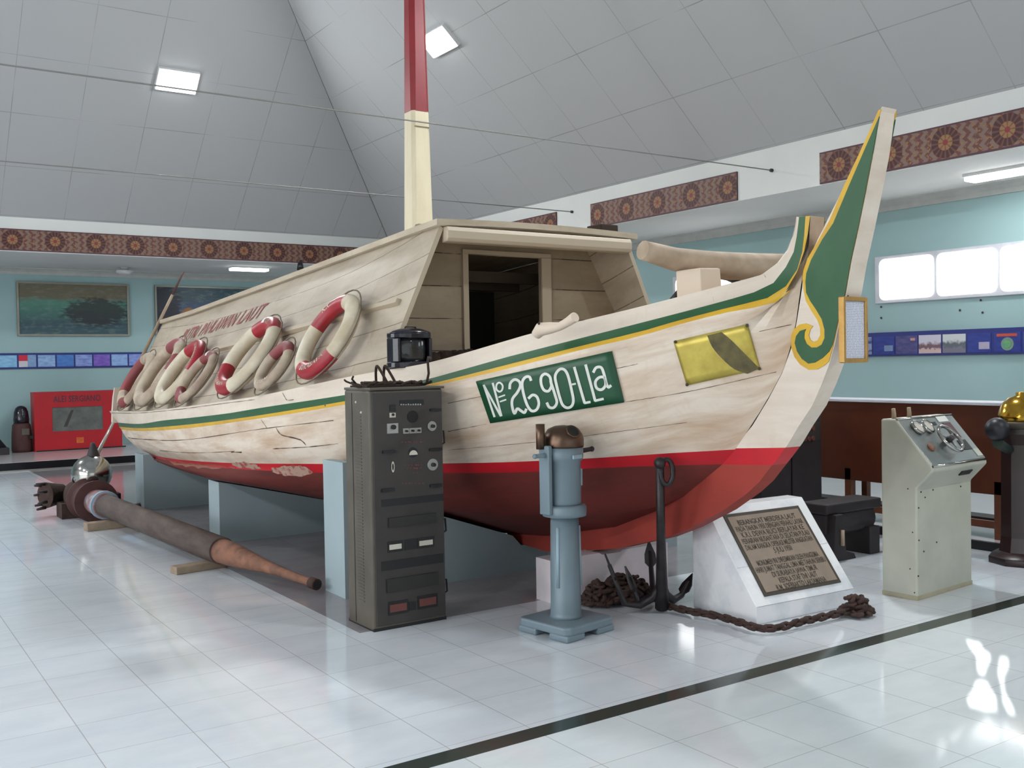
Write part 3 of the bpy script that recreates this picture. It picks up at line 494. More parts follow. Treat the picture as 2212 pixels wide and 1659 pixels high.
# high windows of the right wall
def rounded(y0, y1, z0, z1, r, n=5):
    out = []
    for cy, cz, a0 in ((y1 - r, z1 - r, 0), (y0 + r, z1 - r, PI / 2), (y0 + r, z0 + r, PI), (y1 - r, z0 + r, 1.5 * PI)):
        for i in range(n + 1): a = a0 + PI / 2 * i / n; out.append((cy + math.cos(a) * r, cz + math.sin(a) * r))
    return out
def window(name, ys, z0, z1, label=None):
    # ys: edges between panes
    fr = MB(); fr.box(XW - .035, ys[0] - .05, z0 - .04, XW, ys[-1] + .05, z1 + .04)
    o = struct(name, fr, 'winframe', None, .006)
    for i in range(len(ys) - 1):
        p = MB().prism(rounded(ys[i] + .02, ys[i + 1] - .02, z0, z1, .07), 0, XW - .044, XW - .036); build('window_pane', p, 'pane', o)
    return o
window('window_1', [1.08, 1.83, 2.58], 2.265, 2.76); window('window_2', [3.85, 4.6, 5.35, 6.13, 6.895, 7.665], 2.265, 2.76)
window('window_3', [9.0, 9.75, 10.5, 11.25], 2.4, 2.80)
# wall fixing marks under the windows
for i, (y, z) in enumerate(((6.358, 2.19), (6.61, 2.09), (6.337, 2.05), (7.648, 2.185), (7.65, 2.05))):
    q = MB().lathe([(.014, 0), (.010, .008)], (0, 0, 0), 8, axis=0); q.xform(Matrix.Translation((XW - .009, y, z)))
    o = build('wall_plug', q, 'machine'); tag(o, ('dark plug hole in teal wall, ' + ('nearest below right window pane', 'left of the two beside it and lower', 'lowest below right window pane', 'upper one at left end of windows', 'lower one at left end of windows')[i]), 'wall plug', 'plug holes in the teal wall')
# ------------------------------------------------------------------ the boat
XC = 4.37
names = ['S0', 'S1', 'S2', 'S3', 'M1', 'M2', 'M3', 'S4', 'S5', 'S6']
LN = [[Vector(p) for p in HULL[k]] for k in names]; NS = len(LN[0])
boat = thing('wooden_boat', 'large cream wooden boat with cabin, red bottom and tall curved green prow, on plinths', 'boat', (XC, 8.6, 0))
# keel line (port side), bow to stern, same count as the strakes
KB = [(4.502, .737), (4.734, .627), (5.146, .472), (5.938, .304), (6.46, .255), (7.5, .2), (9, .19), (11, .2), (12.3, .36)]
def lerp_tab(tab, x):
    if x <= tab[0][0]: return tab[0][1]
    for (a, u), (b, v) in zip(tab, tab[1:]):
        if x <= b: return u + (v - u) * (x - a) / (b - a)
    return tab[-1][1]
KEEL = []
for i in range(NS):
    y = 4.502 + (12.3 - 4.502) * (i / (NS - 1)) ** 1.42
    KEEL.append(Vector((4.31, y, lerp_tab(KB, y))))
LN.append(KEEL)
# sections: port strakes subdivided, material by strip
strips = ['hullband', 'green', 'yellow', 'hullwhite', 'hullwhite', 'hullwhite', 'hullwhite', 'redband', 'brick', 'brick']
hm = ['hullband', 'green', 'yellow', 'hullwhite', 'redband', 'brick', 'seam', 'roofedge']
def mirror(p): return Vector((2 * XC - p.x, p.y, p.z))
mbh = MB(); sub = [2, 1, 1, 2, 2, 2, 2, 1, 2, 5]
def bez(i, j, t):
    # Catmull-Rom across the strakes keeps the section fair; straight where the curve would overshoot
    p1, p2 = LN[j][i], LN[j + 1][i]
    if j in (0, 1, 2, 7, 9): return p1.lerp(p2, t)
    p0, p3 = LN[j - 1][i], LN[min(j + 2, len(LN) - 1)][i]
    q = .5 * ((2 * p1) + (p2 - p0) * t + (2 * p0 - 5 * p1 + 4 * p2 - p3) * t * t + (3 * p1 - p0 - 3 * p2 + p3) * t ** 3)
    return p1.lerp(p2, t).lerp(q, .6)
arc = [0.0] * NS
for j, strip in enumerate(strips):
    n = sub[j]; rows = []; uvr = []
    for q in range(n + 1):
        rows.append([bez(i, j, q / n) for i in range(NS)])
        uvr.append([(rows[-1][i].y, -arc[i] if q == 0 else -arc[i] - (rows[-1][i] - rows[0][i]).length) for i in range(NS)])
    for i in range(NS): arc[i] += (rows[-1][i] - rows[0][i]).length
    mbh.grid(rows, hm.index(strip), True, uvr)
    mbh.grid([[mirror(p) for p in r] for r in rows], hm.index(strip), True, uvr, True)
    if j == 9: last = rows
# transom closing the stern
prof = [LN[j][NS - 1] for j in range(len(LN))]
poly = prof + [mirror(p) for p in prof[::-1]]
cen = sum(poly, Vector()) / len(poly)
mbh.add(poly + [cen], [(i, (i + 1) % len(poly), len(poly)) for i in range(len(poly))], hm.index('hullband'), False, [[(poly[i].x, poly[i].z), (poly[(i + 1) % len(poly)].x, poly[(i + 1) % len(poly)].z), (cen.x, cen.z)] for i in range(len(poly))])
hull = build('hull', mbh, hm, boat)
# open plank seams and cracks, laid as thin dark strips just proud of the planking
bvh = BVHTree.FromPolygons([tuple(v.co + ORIG[boat]) for v in hull.data.vertices], [tuple(p.vertices) for p in hull.data.polygons])
def on_hull(px, py, off=.004):
    d = ray(px, py).normalized(); hit = bvh.ray_cast(EYE, d)
    if hit[0] is None: return None
    nn = hit[1] if hit[1].dot(d) < 0 else -hit[1]
    return hit[0] + nn * off
def seam(pts, w=.9, gapsd=0, k=5):
    sm = MB(); gapsd = 0
    P = smooth2(pts, k); rnd = random.Random(len(pts) * 13 + int(pts[0][0]))
    run = []
    def flush():
        if len(run) > 1: sm.grid([[r[0] for r in run], [r[1] for r in run]], 0, False)
        run.clear()
    Q = []
    for a, b in zip(P, P[1:]):
        m = max(2, int((b - a).length / 12))
        Q += [a.lerp(b, i / m) for i in range(m)]
    for a, bq in stroke(Q, 1):
        c = (a + bq) / 2; ww = w * (.25 + .9 * rnd.random())
        if rnd.random() < gapsd: flush(); continue
        p1 = on_hull(c.x, c.y - ww, .003); p2 = on_hull(c.x, c.y + ww, .003)
        if p1 and p2 and (p1 - p2).length < .06 and p1.x < XC and p2.x < XC and (not run or (p1 - run[-1][0]).length < .5): run.append((p1, p2))
        else: flush()
    flush()
    if sm.f: build('plank_gap', sm, 'seam', boat)
for pts, w, gp in (([(276, 945), (301, 948), (401, 950), (568, 926), (738, 906)], .8, .14), ([(968, 871), (1331, 796), (1380, 785)], .7, .2), ([(1640, 716), (1718, 699)], .7, .1),
                   ([(345, 973), (420, 978), (517, 974)], .6, .25), ([(590, 969), (667, 965), (738, 957)], 1.1, .12), ([(968, 932), (1060, 914)], .6, .2), ([(1352, 868), (1500, 843), (1690, 800)], .6, .2),
                   ([(968, 972), (1162, 954), (1273, 940), (1500, 910)], .5, .35), ([(240, 892), (300, 892), (380, 885), (473, 873), (560, 862)], .6, .4)):
    seam(pts, w, gp)
seam([(597, 924), (606, 938), (622, 943), (650, 950), (664, 965)], 1.5, 0, 2); seam([(564, 906), (574, 920), (578, 927)], .8, 0, 2)
seam([(611, 849), (616, 858), (622, 865), (640, 862)], 1.2, 0, 2); seam([(1452, 980), (1460, 979)], .7, 0, 2); seam([(500, 976), (530, 977)], 1.6, 0, 2)
seam([(1585, 640), (1587, 654)], .8, 0, 2); seam([(1650, 592), (1656, 602)], .9, 0, 2); seam([(1540, 640), (1543, 655)], .6, 0, 2)
# paint lost to bare pink primer in the green band
fl = MB(); pt = [(508, 892), (530, 888), (552, 884), (556, 887), (545, 890), (520, 894)]; ps = [on_hull(*p, .004) for p in pt]; fl.add(ps, [tuple(range(5))], 0)
for k_, (pt, m_) in enumerate((([(588, 1012), (612, 1007), (636, 1004), (662, 1010), (674, 1022), (650, 1029), (618, 1027), (596, 1022)], 'peeled'), ([(498, 1000), (524, 998), (548, 1003), (562, 1010), (540, 1012), (512, 1008)], 'peeled'), ([(356, 992), (386, 996), (420, 1001), (470, 1004), (508, 1010), (470, 1013), (420, 1010), (380, 1003)], 'worn'))):
    rj = random.Random(k_ + 4); fl = MB(); ps = [on_hull(p[0] + rj.uniform(-3, 3), p[1] + rj.uniform(-2.2, 2.2), .003) for p in smooth2(pt, 5, True)]; cc_ = on_hull(sum(p[0] for p in pt) / len(pt), sum(p[1] for p in pt) / len(pt), .004)
    fl.add(ps + [cc_], [(i, (i + 1) % len(ps), len(ps)) for i in range(len(ps))], 0); build('bare_patch', fl, mat(m_ + '_paint%d' % k_, (172, 140, 124) if m_ == 'peeled' else (96, 44, 36), .8, c2=(150, 70, 62) if m_ == 'peeled' else (120, 60, 48), nscale=16, lo=.5, hi=.62), boat)
for pts in ([(930, 822), (958, 816), (962, 820), (940, 827)], [(1662, 632), (1684, 622), (1690, 628), (1668, 639)]):
    pass
build('bare_patch', fl, mat('pink_primer', (196, 134, 116), .7), boat)
# gunwale cap, inner bulwark and deck
inr = []
for i, p in enumerate(LN[0]):
    k = min(1, max(0, (p.y - 3.75) / 1.2)); inr.append(Vector((min(p.x + .02 + .11 * k, XC - .05), p.y + .02, p.z + .004)))
drop = [Vector((q.x, q.y, q.z - (.34 if q.y < 6.6 else .02) * min(1, max(.1, (q.y - 3.6) / .8)))) for q in inr]
g_ = MB()
for F in (lambda p: p, mirror):
    g_.grid([[F(p) for p in LN[0]], [F(p) for p in inr]], 0, True, [[(p.y, p.x) for p in LN[0]], [(p.y, p.x + .13) for p in inr]])
    g_.grid([[F(p) for p in inr], [F(p) for p in drop]], 0, True, [[(p.y, 0) for p in inr], [(p.y, .3) for p in drop]])
build('gunwale', g_, 'hullband', boat)
dk = MB(); dk.grid([drop, [mirror(p) for p in drop]], 0, True, [[(p.y, p.x) for p in drop], [(p.y, 2 * XC - p.x) for p in drop]])
build('deck', dk, 'roofedge', boat)
# stem and forefoot: one sawn board, 12 cm thick, painted white, red and brick
RAB = [(3.558, 2.053), (3.569, 1.96), (3.605, 1.789), (3.645, 1.64), (3.711, 1.502), (3.812, 1.355), (3.933, 1.2), (4.065, 1.074), (4.169, .964), (4.502, .737), (4.734, .627), (5.146, .472), (5.938, .304), (6.458, .263)]
FRONT = [(3.079, 2.791), (3.113, 2.591), (3.158, 2.405), (3.204, 2.228), (3.25, 2.064), (3.285, 1.907), (3.327, 1.776), (3.363, 1.646), (3.402, 1.538), (3.448, 1.441), (3.513, 1.324), (3.604, 1.212), (3.678, 1.11), (3.750, 1.03), (3.812, .965), (3.886, .885), (3.981, .81), (4.174, .687), (4.453, .549), (4.678, .458), (5.126, .329), (5.347, .287), (5.941, .187), (6.239, .2), (6.44, .229)]
AFT = [(3.068, 2.812), (3.177, 2.648), (3.277, 2.479), (3.37, 2.342), (3.465, 2.201), (3.52, 2.115)]
out = AFT + RAB + FRONT[::-1]
st = MB().prism(out, 0, 4.31, 4.43)
so_ = build('stem', st, ['stemwhite', 'redband', 'brickb', 'wornwood'], boat)
bm = bmesh.new(); bm.from_mesh(so_.data); off = ORIG[boat]
def cut(y0, z0, y1, z1):
    nrm = Vector((0, -(z1 - z0), y1 - y0)).normalized()
    bmesh.ops.bisect_plane(bm, geom=bm.verts[:] + bm.edges[:] + bm.faces[:], plane_co=Vector((0, y0, z0)) - off, plane_no=nrm)
cut(3.6, 1.098, 4.1, 1.062); cut(3.6, 1.0, 4.2, .962)
for f in bm.faces:
    c = f.calc_center_median() + off
    zt = 1.098 - (c.y - 3.6) * .072; zb = 1.0 - (c.y - 3.6) * .063
    f.material_index = 0 if c.z > zt else (1 if c.z > zb else 2)
    if abs(f.normal.x) < .5 and c.z < zb and c.y < 4.2: f.material_index = 2
bm.loops.layers.uv.verify(); ul = bm.loops.layers.uv.active
for f in bm.faces:
    for l in f.loops: w = l.vert.co + off; l[ul].uv = (w.y * .6 + w.x, w.z)
bm.to_mesh(so_.data); bm.free()
YEL = [(3.068,2.798),(3.084,2.797),(3.182,2.63),(3.289,2.463),(3.382,2.296),(3.448,2.208),(3.527,2.11),(3.556,2.049),(3.562,2.008),(3.556,1.941),(3.542,1.884),(3.505,1.827),(3.469,1.78),(3.451,1.739),(3.451,1.699),(3.47,1.672),(3.495,1.665),(3.517,1.676),(3.526,1.701),(3.516,1.731),(3.497,1.748),(3.544,1.765),(3.588,1.76),(3.627,1.735),(3.647,1.695),(3.644,1.638),(3.623,1.587),(3.585,1.545),(3.528,1.517),(3.472,1.519),(3.429,1.539),(3.399,1.559),(3.369,1.645),(3.333,1.776),(3.291,1.907),(3.256,2.064),(3.21,2.228),(3.164,2.405),(3.119,2.591),(3.082,2.765)]
GRN = [(3.079,2.765),(3.09,2.745),(3.16,2.626),(3.267,2.44),(3.359,2.274),(3.43,2.197),(3.503,2.098),(3.535,2.03),(3.541,1.985),(3.538,1.929),(3.511,1.882),(3.474,1.835),(3.438,1.783),(3.421,1.728),(3.421,1.683),(3.44,1.649),(3.471,1.635),(3.508,1.635),(3.539,1.656),(3.554,1.687),(3.551,1.717),(3.541,1.735),(3.582,1.726),(3.608,1.699),(3.618,1.663),(3.603,1.617),(3.571,1.576),(3.528,1.55),(3.484,1.555),(3.435,1.579),(3.392,1.613),(3.369,1.650),(3.333,1.776),(3.291,1.907),(3.256,2.064),(3.21,2.228),(3.164,2.405),(3.119,2.591)]
def paint(name, poly, lift, m):
    p = MB().prism(poly, 0, 4.309 - lift, 4.309); k = len(poly)
    p.prism(poly, 0, 4.431, 4.431 + lift); return build(name, p, m, boat)
paint('yellow_scroll', YEL, .004, 'yellow'); paint('green_scroll', GRN, .007, 'green')
# the post at the end of the bulwark, brown on its forward face
mb = MB().prism([(3.592, 1.98), (3.592, 2.34), (3.512, 2.333), (3.53, 2.12), (3.556, 2.0)], 0, 4.312, 4.428); build('bow_post', mb, 'wornwood', boat, .004)
# cabin
def s0(y):
    for p, q in zip(LN[0], LN[0][1:]):
        if p.y <= y <= q.y: t = (y - p.y) / (q.y - p.y); return p.lerp(q, t)
    return LN[0][-1].copy()
YC0, YC1, YBK = 6.04, 13.12, 6.52
def cab_b(y): p = s0(y); return Vector((p.x + .05 + .05 * min(1, (y - 6) / 2.5), y, p.z + .006))
ROOFZ = [(6.04, 2.54), (8.65, 2.385), (11.9, 2.20), (12.53, 2.178), (13.2, 2.15)]
def cab_t(y): return Vector((3.515, y, lerp_tab(ROOFZ, y)))
def cab(y, t, off=0):
    b, tt = cab_b(y), cab_t(y); n = Vector((-(tt.z - b.z), 0, tt.x - b.x)).normalized()
    return b.lerp(tt, t) + n * off
ys = [YC0 + (YC1 - YC0) * i / 24 for i in range(25)]
for F, nm in ((lambda p: p, 'cabin_side_panel'), (mirror, 'cabin_side_panel')):
    mb = MB()
    for off, fl_ in ((0, False), (-.035, True)):
        rows = [[F(cab(y, t, off)) for y in ys] for t in (0, .25, .5, .75, 1)]
        H_ = [[(y, (cab_t(y) - cab_b(y)).length * t) for y in ys] for t in (0, .25, .5, .75, 1)]
        mb.grid(rows, 0, False, H_, fl_)
    for y in (YC0, YC1): mb.grid([[F(cab(y, t, 0)) for t in (0, .5, 1)], [F(cab(y, t, -.035)) for t in (0, .5, 1)]], 1, False, [[(y, 0)] * 3] * 2)
    build(nm, mb, ['cabin', 'roofedge'], boat)
# batten along the port side, cream edge board at the front
mb = MB()
for i in range(24):
    y0, y1 = ys[i], ys[i + 1]
    if y0 > 12.6: continue
    y0 += .12 if i == 0 else 0
    q = [cab(y0, .46, .0), cab(y0, .50, .0), cab(y0, .495, .035), cab(y0, .465, .035)]; r = [cab(y1, .46, 0), cab(y1, .50, 0), cab(y1, .495, .035), cab(y1, .465, .035)]
    mb.add(q + r, [(0, 1, 5, 4), (1, 2, 6, 5), (2, 3, 7, 6), (3, 0, 4, 7)] + ([(0, 1, 2, 3)] if i == 0 else []), 0)
build('side_batten', mb, 'roofedge', boat)
# roof with front fascia
mb = MB(); yr = [YC0 - .04 + (YC1 + .08 - YC0) * i / 20 for i in range(21)]
def roof(y, x, dz=0):
    z = lerp_tab(ROOFZ, y); u = (x - XC) / .9
    return Vector((x, y, z + .03 + .018 * (1 - u * u) + dz))
xs = [3.47 + (5.29 - 3.47) * i / 8 for i in range(9)]
top = [[roof(y, x, .012) for y in yr] for x in xs]; bot = [[roof(y, x, -.03) for y in yr] for x in xs]
mb.grid(top, 0, True, [[(y, x) for y in yr] for x in xs]); mb.grid(bot, 0, True, [[(y, x) for y in yr] for x in xs], True)
for r1, r2 in ((top[0], bot[0]), (top[-1], bot[-1])): mb.grid([r1, r2], 0, False, [[(p.y, p.z) for p in r1], [(p.y, p.z) for p in r2]])
for i in (0, -1): mb.grid([[t[i] for t in top], [b[i] for b in bot]], 0, False, [[(t[i].x, 0) for t in top], [(b[i].x, .06) for b in bot]])
build('roof', mb, 'roofedge', boat)
mb = MB().prism([(6.0, 2.535), (5.985, 2.505), (5.985, 2.455), (6.0, 2.43), (6.07, 2.425), (6.07, 2.535)], 0, 3.545, 5.225)
build('roof_beam', mb, 'roofedge', boat, .008)
# front bulkhead with the doorway
def wall_x(z):
    b, t = cab(YBK, 0), cab(YBK, 1); return b.x + (t.x - b.x) * (z - b.z) / (t.z - b.z)
DX0, DX1, DZ, ZD = 4.03, 4.72, 2.415, 1.17; ZD0 = 1.3
mb = MB(); zt = 2.62
for F, xd in ((lambda p: p, DX0), (lambda p: Vector((2 * XC - p.x, p.y, p.z)), 2 * XC - DX1)):
    for y, fl_ in ((YBK, False), (YBK + .03, True)):
        a = [Vector((wall_x(ZD0) + .02, y, ZD0)), Vector((xd, y, ZD0)), Vector((xd, y, zt)), Vector((wall_x(zt) + .03, y, zt))]
        mb.add([F(p) for p in a], [(0, 1, 2, 3)], 0, False, [[(p.x, p.z) for p in a]])
    a = [Vector((xd, YBK, ZD)), Vector((xd, YBK + .03, ZD)), Vector((xd, YBK + .03, DZ)), Vector((xd, YBK, DZ))]
    mb.add([F(p) for p in a], [(0, 1, 2, 3)], 0, False, [[(.3, .1)] * 4])
for y in (YBK, YBK + .03):
    a = [Vector((DX0, y, DZ)), Vector((DX1, y, DZ)), Vector((DX1, y, zt)), Vector((DX0, y, zt))]; mb.add(a, [(0, 1, 2, 3)], 0, False, [[(p.x, p.z) for p in a]])
build('cabin_front', mb, 'bulk', boat)
mb = bx(DX0 - .05, YBK - .022, ZD, DX0, YBK - .001, DZ + .0); mb.box(DX1, YBK - .022, ZD, DX1 + .09, YBK - .001, DZ); mb.box(DX0 - .05, YBK - .022, DZ, DX1 + .09, YBK - .001, DZ + .035)
build('door_frame', mb, 'roofedge', boat, .004)
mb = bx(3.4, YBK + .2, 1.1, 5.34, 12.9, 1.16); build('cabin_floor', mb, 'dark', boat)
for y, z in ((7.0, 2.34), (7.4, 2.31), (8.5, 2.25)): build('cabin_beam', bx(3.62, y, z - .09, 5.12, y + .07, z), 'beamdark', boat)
mb = bx(3.75, 7.62, 1.17, 4.99, 7.66, 2.22); build('cabin_shade_sheet', mb, 'dark', boat)  # near-black sheet added to paint the shade seen through the doorway
# mast
mb = MB(); sec = []
def oct_(w, cf): return [(-w, -w + cf), (-w + cf, -w), (w - cf, -w), (w, -w + cf), (w, w - cf), (w - cf, w), (-w + cf, w), (-w, w - cf)]
def loft(secs, mi):
    for (z0, w0, c0), (z1, w1, c1) in zip(secs, secs[1:]):
        a = [Vector((XC + .06 + x, 7.99 + y, z0)) for x, y in oct_(w0, c0)]; b = [Vector((XC + .06 + x, 7.99 + y, z1)) for x, y in oct_(w1, c1)]
        mb.add(a + b, [(i, (i + 1) % 8, 8 + (i + 1) % 8, 8 + i) for i in range(8)], mi)
loft([(1.2, .115, .03), (2.6, .108, .03), (3.85, .09, .03)], 0); mast = build('mast', mb, 'mastcream', boat)
mb = MB(); loft([(3.845, .092, .034), (4.3, .088, .04), (5.2, .078, .04), (6.9, .055, .032)], 0); a = [Vector((XC + .06 + x, 7.99 + y, 6.9)) for x, y in oct_(.055, .032)]; mb.add(a, [tuple(range(8))], 0)
ob = build('mast_red_section', mb, 'mastred', mast); ob['label'] = 'dark red upper length of the mast'
mb = bx(XC - .015, 7.895, 3.70, XC + .135, 7.90, 3.71); build('mast_mark', mb, 'wornwood', mast)
# faded lettering on the side of the cabin
mb = MB()
def let(y0, t0):
    def f(u, v):
        y = y0 - u; return cab(y, t0 + v / 1.05, .006)
    return f
for w_, y_, l_ in (('PUTRI', 11.65, .62), ('PAHLAWAN', 10.9, 1.18), ('LAUT', 9.6, .64)):
    mb = MB(); put_text(mb, w_, .19, let(y_, .70), 0, 'LEFT', l_); build('name_lettering', mb, 'letterred', boat)
# registration board: green field and hand-painted white number
def bil(c, u, v): return (Vector(c[0]).lerp(Vector(c[1]), u)).lerp(Vector(c[3]).lerp(Vector(c[2]), u), v)
def patch(corners, off, nu=16, nv=6):
    rows = []
    for j in range(nv + 1):
        rows.append([on_hull(*bil(corners, i / nu, j / nv), off) for i in range(nu + 1)])
    return rows
def slab(name, corners, off, m, par=boat):
    a = patch(corners, off); b = patch(corners, .0005); mb = MB(); mb.grid(a, 0, True); mb.grid(b, 0, True, None, True)
    for r1, r2 in ((a[0], b[0]), (a[-1], b[-1])): mb.grid([r1, r2], 0, False)
    for i in (0, -1): mb.grid([[r[i] for r in a], [r[i] for r in b]], 0, False)
    return build(name, mb, m, par)
plate = slab('number_board', [(1030, 823), (1322, 758), (1349, 868), (1061, 913)], .014, mat('deep_green_board', (22, 72, 44), .4, c2=(30, 80, 52), nscale=2))
plate['label'] = 'dark green registration board with white hand-painted number'
def c7(p): return (980 + p[0] / 3.073, 700 + p[1] / 3.073)
mb = MB()
def draw(pts, w=9, closed=False, sm_=True):
    P = smooth2(pts, 5, closed) if sm_ and len(pts) > 2 else [Vector(p) for p in pts]
    if not closed and len(P) == 2: P = [P[0].lerp(P[1], i / 6) for i in range(7)]
    R = stroke(P, w, closed); a, b = [], []
    for l, r in R:
        pa, pb = on_hull(*c7(l), .0175), on_hull(*c7(r), .0175)
        a.append(pa); b.append(pb)
    mb.grid([a, b], 0, False)
for pts, w, cl, s_ in (([(208, 398), (280, 612)], 7, 0, 0), ([(208, 400), (322, 606)], 7, 0, 0), ([(268, 386), (326, 606)], 7, 0, 0),
    ([(312, 384), (333, 402), (330, 432), (312, 444), (293, 428), (294, 398)], 6, 1, 1), ([(305, 482), (350, 466)], 5, 0, 0), ([(315, 511), (358, 496)], 5, 0, 0),
    ([(380, 428), (385, 388), (412, 364), (443, 376), (450, 408), (430, 450), (400, 490), (396, 535), (412, 588), (430, 556), (455, 570), (478, 582), (491, 556)], 9, 0, 1),
    ([(522, 372), (510, 346), (482, 350), (463, 385), (470, 450), (495, 530), (525, 570), (558, 562), (573, 522), (560, 478), (532, 466), (503, 490)], 9, 0, 1),
    ([(655, 392), (645, 345), (615, 326), (590, 346), (588, 390), (606, 432), (636, 440), (655, 412)], 9, 1, 1), ([(650, 372), (680, 465), (692, 515), (672, 548), (642, 546), (625, 515)], 9, 0, 1),
    ([(690, 318), (716, 294), (746, 302), (768, 345), (790, 435), (801, 500), (790, 538), (760, 550), (730, 530), (710, 478), (690, 400), (681, 350)], 9, 1, 1),
    ([(788, 397), (818, 391)], 6, 0, 0), ([(807, 280), (876, 520)], 9, 0, 0), ([(872, 519), (915, 511)], 8, 0, 0), ([(882, 264), (946, 506)], 9, 0, 0), ([(942, 504), (1002, 490)], 8, 0, 0),
    ([(932, 318), (952, 285), (985, 284), (1003, 325), (1020, 390), (1032, 414), (1052, 402)], 9, 0, 1), ([(1006, 352), (972, 350), (947, 380), (956, 420), (988, 430), (1014, 400)], 9, 1, 1)):
    draw(pts, w, bool(cl), bool(s_))
build('number_lettering', mb, 'letterwhite', plate)
bp = slab('brass_plate', [(1455, 737), (1615, 700), (1642, 797), (1484, 832)], .008, 'brass_sheet'); bp['label'] = 'dull yellow brass plate with a dark stain'
def c6(p): return (1380 + p[0] / 2.514, 200 + p[1] / 2.514)
for k, (x, y) in enumerate(((200, 1352), (588, 1262), (655, 1498), (262, 1585))):
    p = on_hull(*c6((x, y)), .008); build('rivet', MB().ball(p, .009, 0, 8), 'bronzedark', bp)
# dark smoke-like stain running across the plate
mb = MB(); L_ = [(372, 1318), (400, 1380), (450, 1440), (520, 1500), (590, 1525)]; R_ = [(450, 1298), (500, 1340), (560, 1400), (620, 1460), (655, 1495)]
mb.grid([[on_hull(*c6(p), .0095) for p in smooth2(L_, 3)], [on_hull(*c6(p), .0095) for p in smooth2(R_, 3)]], 0, True)
g = G('dark_stain'); g.col(g.mix(g.ramp(g.noise(g.coord(), 14, 4), .3, .7), lin((72, 66, 44)), lin((112, 100, 58)))); g.b.inputs['Roughness'].default_value = .7
build('stain', mb, g.m, bp)
# little carved cleat on the gunwale
mb = MB(); cp = [Vector((3.39, 4.74, 1.74)), Vector((3.395, 4.70, 1.772)), Vector((3.405, 4.62, 1.776)), Vector((3.415, 4.54, 1.782)), Vector((3.42, 4.47, 1.805)), Vector((3.425, 4.41, 1.83))]
mb.tube(cp, [.03, .04, .034, .024, .026, .03], 12); build('cleat', mb, 'hullwhite', boat, .004)
mb = MB(); mb.lathe([(.009, 0), (.009, .004)], (3.368, 4.68, 1.805), 8, axis=0); build('cleat_hole', mb, 'dark', boat)
# log windlass lying across two square bitts on the foredeck
mb = MB(); P0, P1 = on_y(1388, 545, 4.36), on_y(1700, 562, 4.30); pth = [P0.lerp(P1, t) for t in (0, .06, .2, .4, .6, .8, 1, 1.25)]
for q, dz in zip(pth, (.012, .0, -.03, -.05, -.055, -.05, -.04, -.02)): q.z += dz
rr = [.056, .06, .068, .08, .085, .084, .08, .07]; mb.tube(pth, rr, 14)
build('windlass_log', mb, 'wornwood', boat)
mb = MB().prism([(4.14, 1.62), (4.12, 2.105), (4.285, 2.11), (4.34, 1.62)], 1, 4.14, 4.34); build('bitt', mb, 'hullwhite', boat, .008)
mb = MB().prism([(4.75, 1.62), (4.75, 2.10), (4.93, 2.105), (4.94, 1.62)], 1, 4.2, 4.42); build('bitt', mb, 'hullwhite', boat, .008)
# flag staff leaning at the stern corner of the cabin
mb = MB(); mb.tube([cab(13.1, .02, .02), cab(13.1, .55, .05), cab(13.1, 1.0, .05), cab(13.1, 1.32, .05)], [.024, .022, .02, .018], 8); st_ = build('flag_staff', mb, 'block', boat)
mb = MB(); mb.tube([cab(13.1, 1.32, .05), cab(13.1, 1.6, .05)], [.016, .01], 8); build('staff_tip', mb, 'rustred', st_)
# raised stern board at the port quarter
mb = MB(); a = s0(13.45)
mb.prism([(13.38, a.z - .15), (13.36, a.z + .0), (13.30, a.z + .18), (13.22, a.z + .30), (13.26, a.z + .30), (13.36, a.z + .18), (13.44, a.z + .0), (13.46, a.z - .15)], 0, a.x + .02, a.x + .34); build('stern_board', mb, 'hullband', boat)
# small dark bracket on the roof
mb = bx(5.02, 6.12, 2.585, 5.20, 6.30, 2.66); build('roof_bracket', mb, 'brownrope', boat, .01)

# ------------------------------------------------------------------ plinths under the boat
def plinth(y0, y1, x0, x1, ztop, m, label, cap=99):
    # top is hollowed to the section of the hull just above it
    ym = [y0, y1]; xs_ = [x0 + (x1 - x0) * i / 40 for i in range(41)]; mb = MB()
    def under(x, y):
        hit = bvh.ray_cast(Vector((x, y, -.2)), Vector((0, 0, 1)))
        z = hit[0].z if hit[0] else ztop
        return min(z - .006, ztop)
    def under2(x): 
        z = min(under(x, y) for y in (y0, (y0 + y1) / 2, y1))
        if abs(x - XC) < .09: z = min(z, KZ(y0, y1) - .006)
        return max(.03, z)
    tops = [under2(x) for x in xs_]
    poly = [(x0, 0)] + [(x, z) for x, z in zip(xs_, tops)] + [(x1, 0)]
    F = len(poly)
    vs = [Vector((p[0], y0, p[1])) for p in poly] + [Vector((p[0], y1, p[1])) for p in poly]
    fs = [(i, i + 1, F + i + 1, F + i) for i in range(F - 1)] + [(F - 1, 0, F, 2 * F - 1)]
    mb.add(vs, fs, 0)
    for o in (0, F):   # end walls as quads to the floor
        for i in range(1, F - 2):
            a, b = vs[o + i], vs[o + i + 1]; mb.add([Vector((a.x, a.y, 0)), Vector((b.x, b.y, 0)), b, a], [(0, 1, 2, 3)], 0)
    o = build('boat_plinth', mb, m); tag(o, label, 'plinth', 'plinths carrying the boat'); return o
def KZ(y0, y1): return min(lerp_tab([(p[0], p[1]) for p in FRONT[::-1]][::-1][18:], y) if y < 6.44 else lerp_tab(KB, y) for y in (y0, (y0 + y1) / 2, y1))
plinth(6.24, 6.57, 2.84, 5.90, .93, 'plinth', 'pale blue plinth right behind the tall steel cabinet')
plinth(8.92, 9.22, 2.85, 5.89, .55, 'plinth', 'pale blue plinth under the boat, middle of the three on the left')
plinth(11.56, 11.92, 2.85, 5.89, .62, 'plinth', 'pale blue plinth farthest away, under the stern')
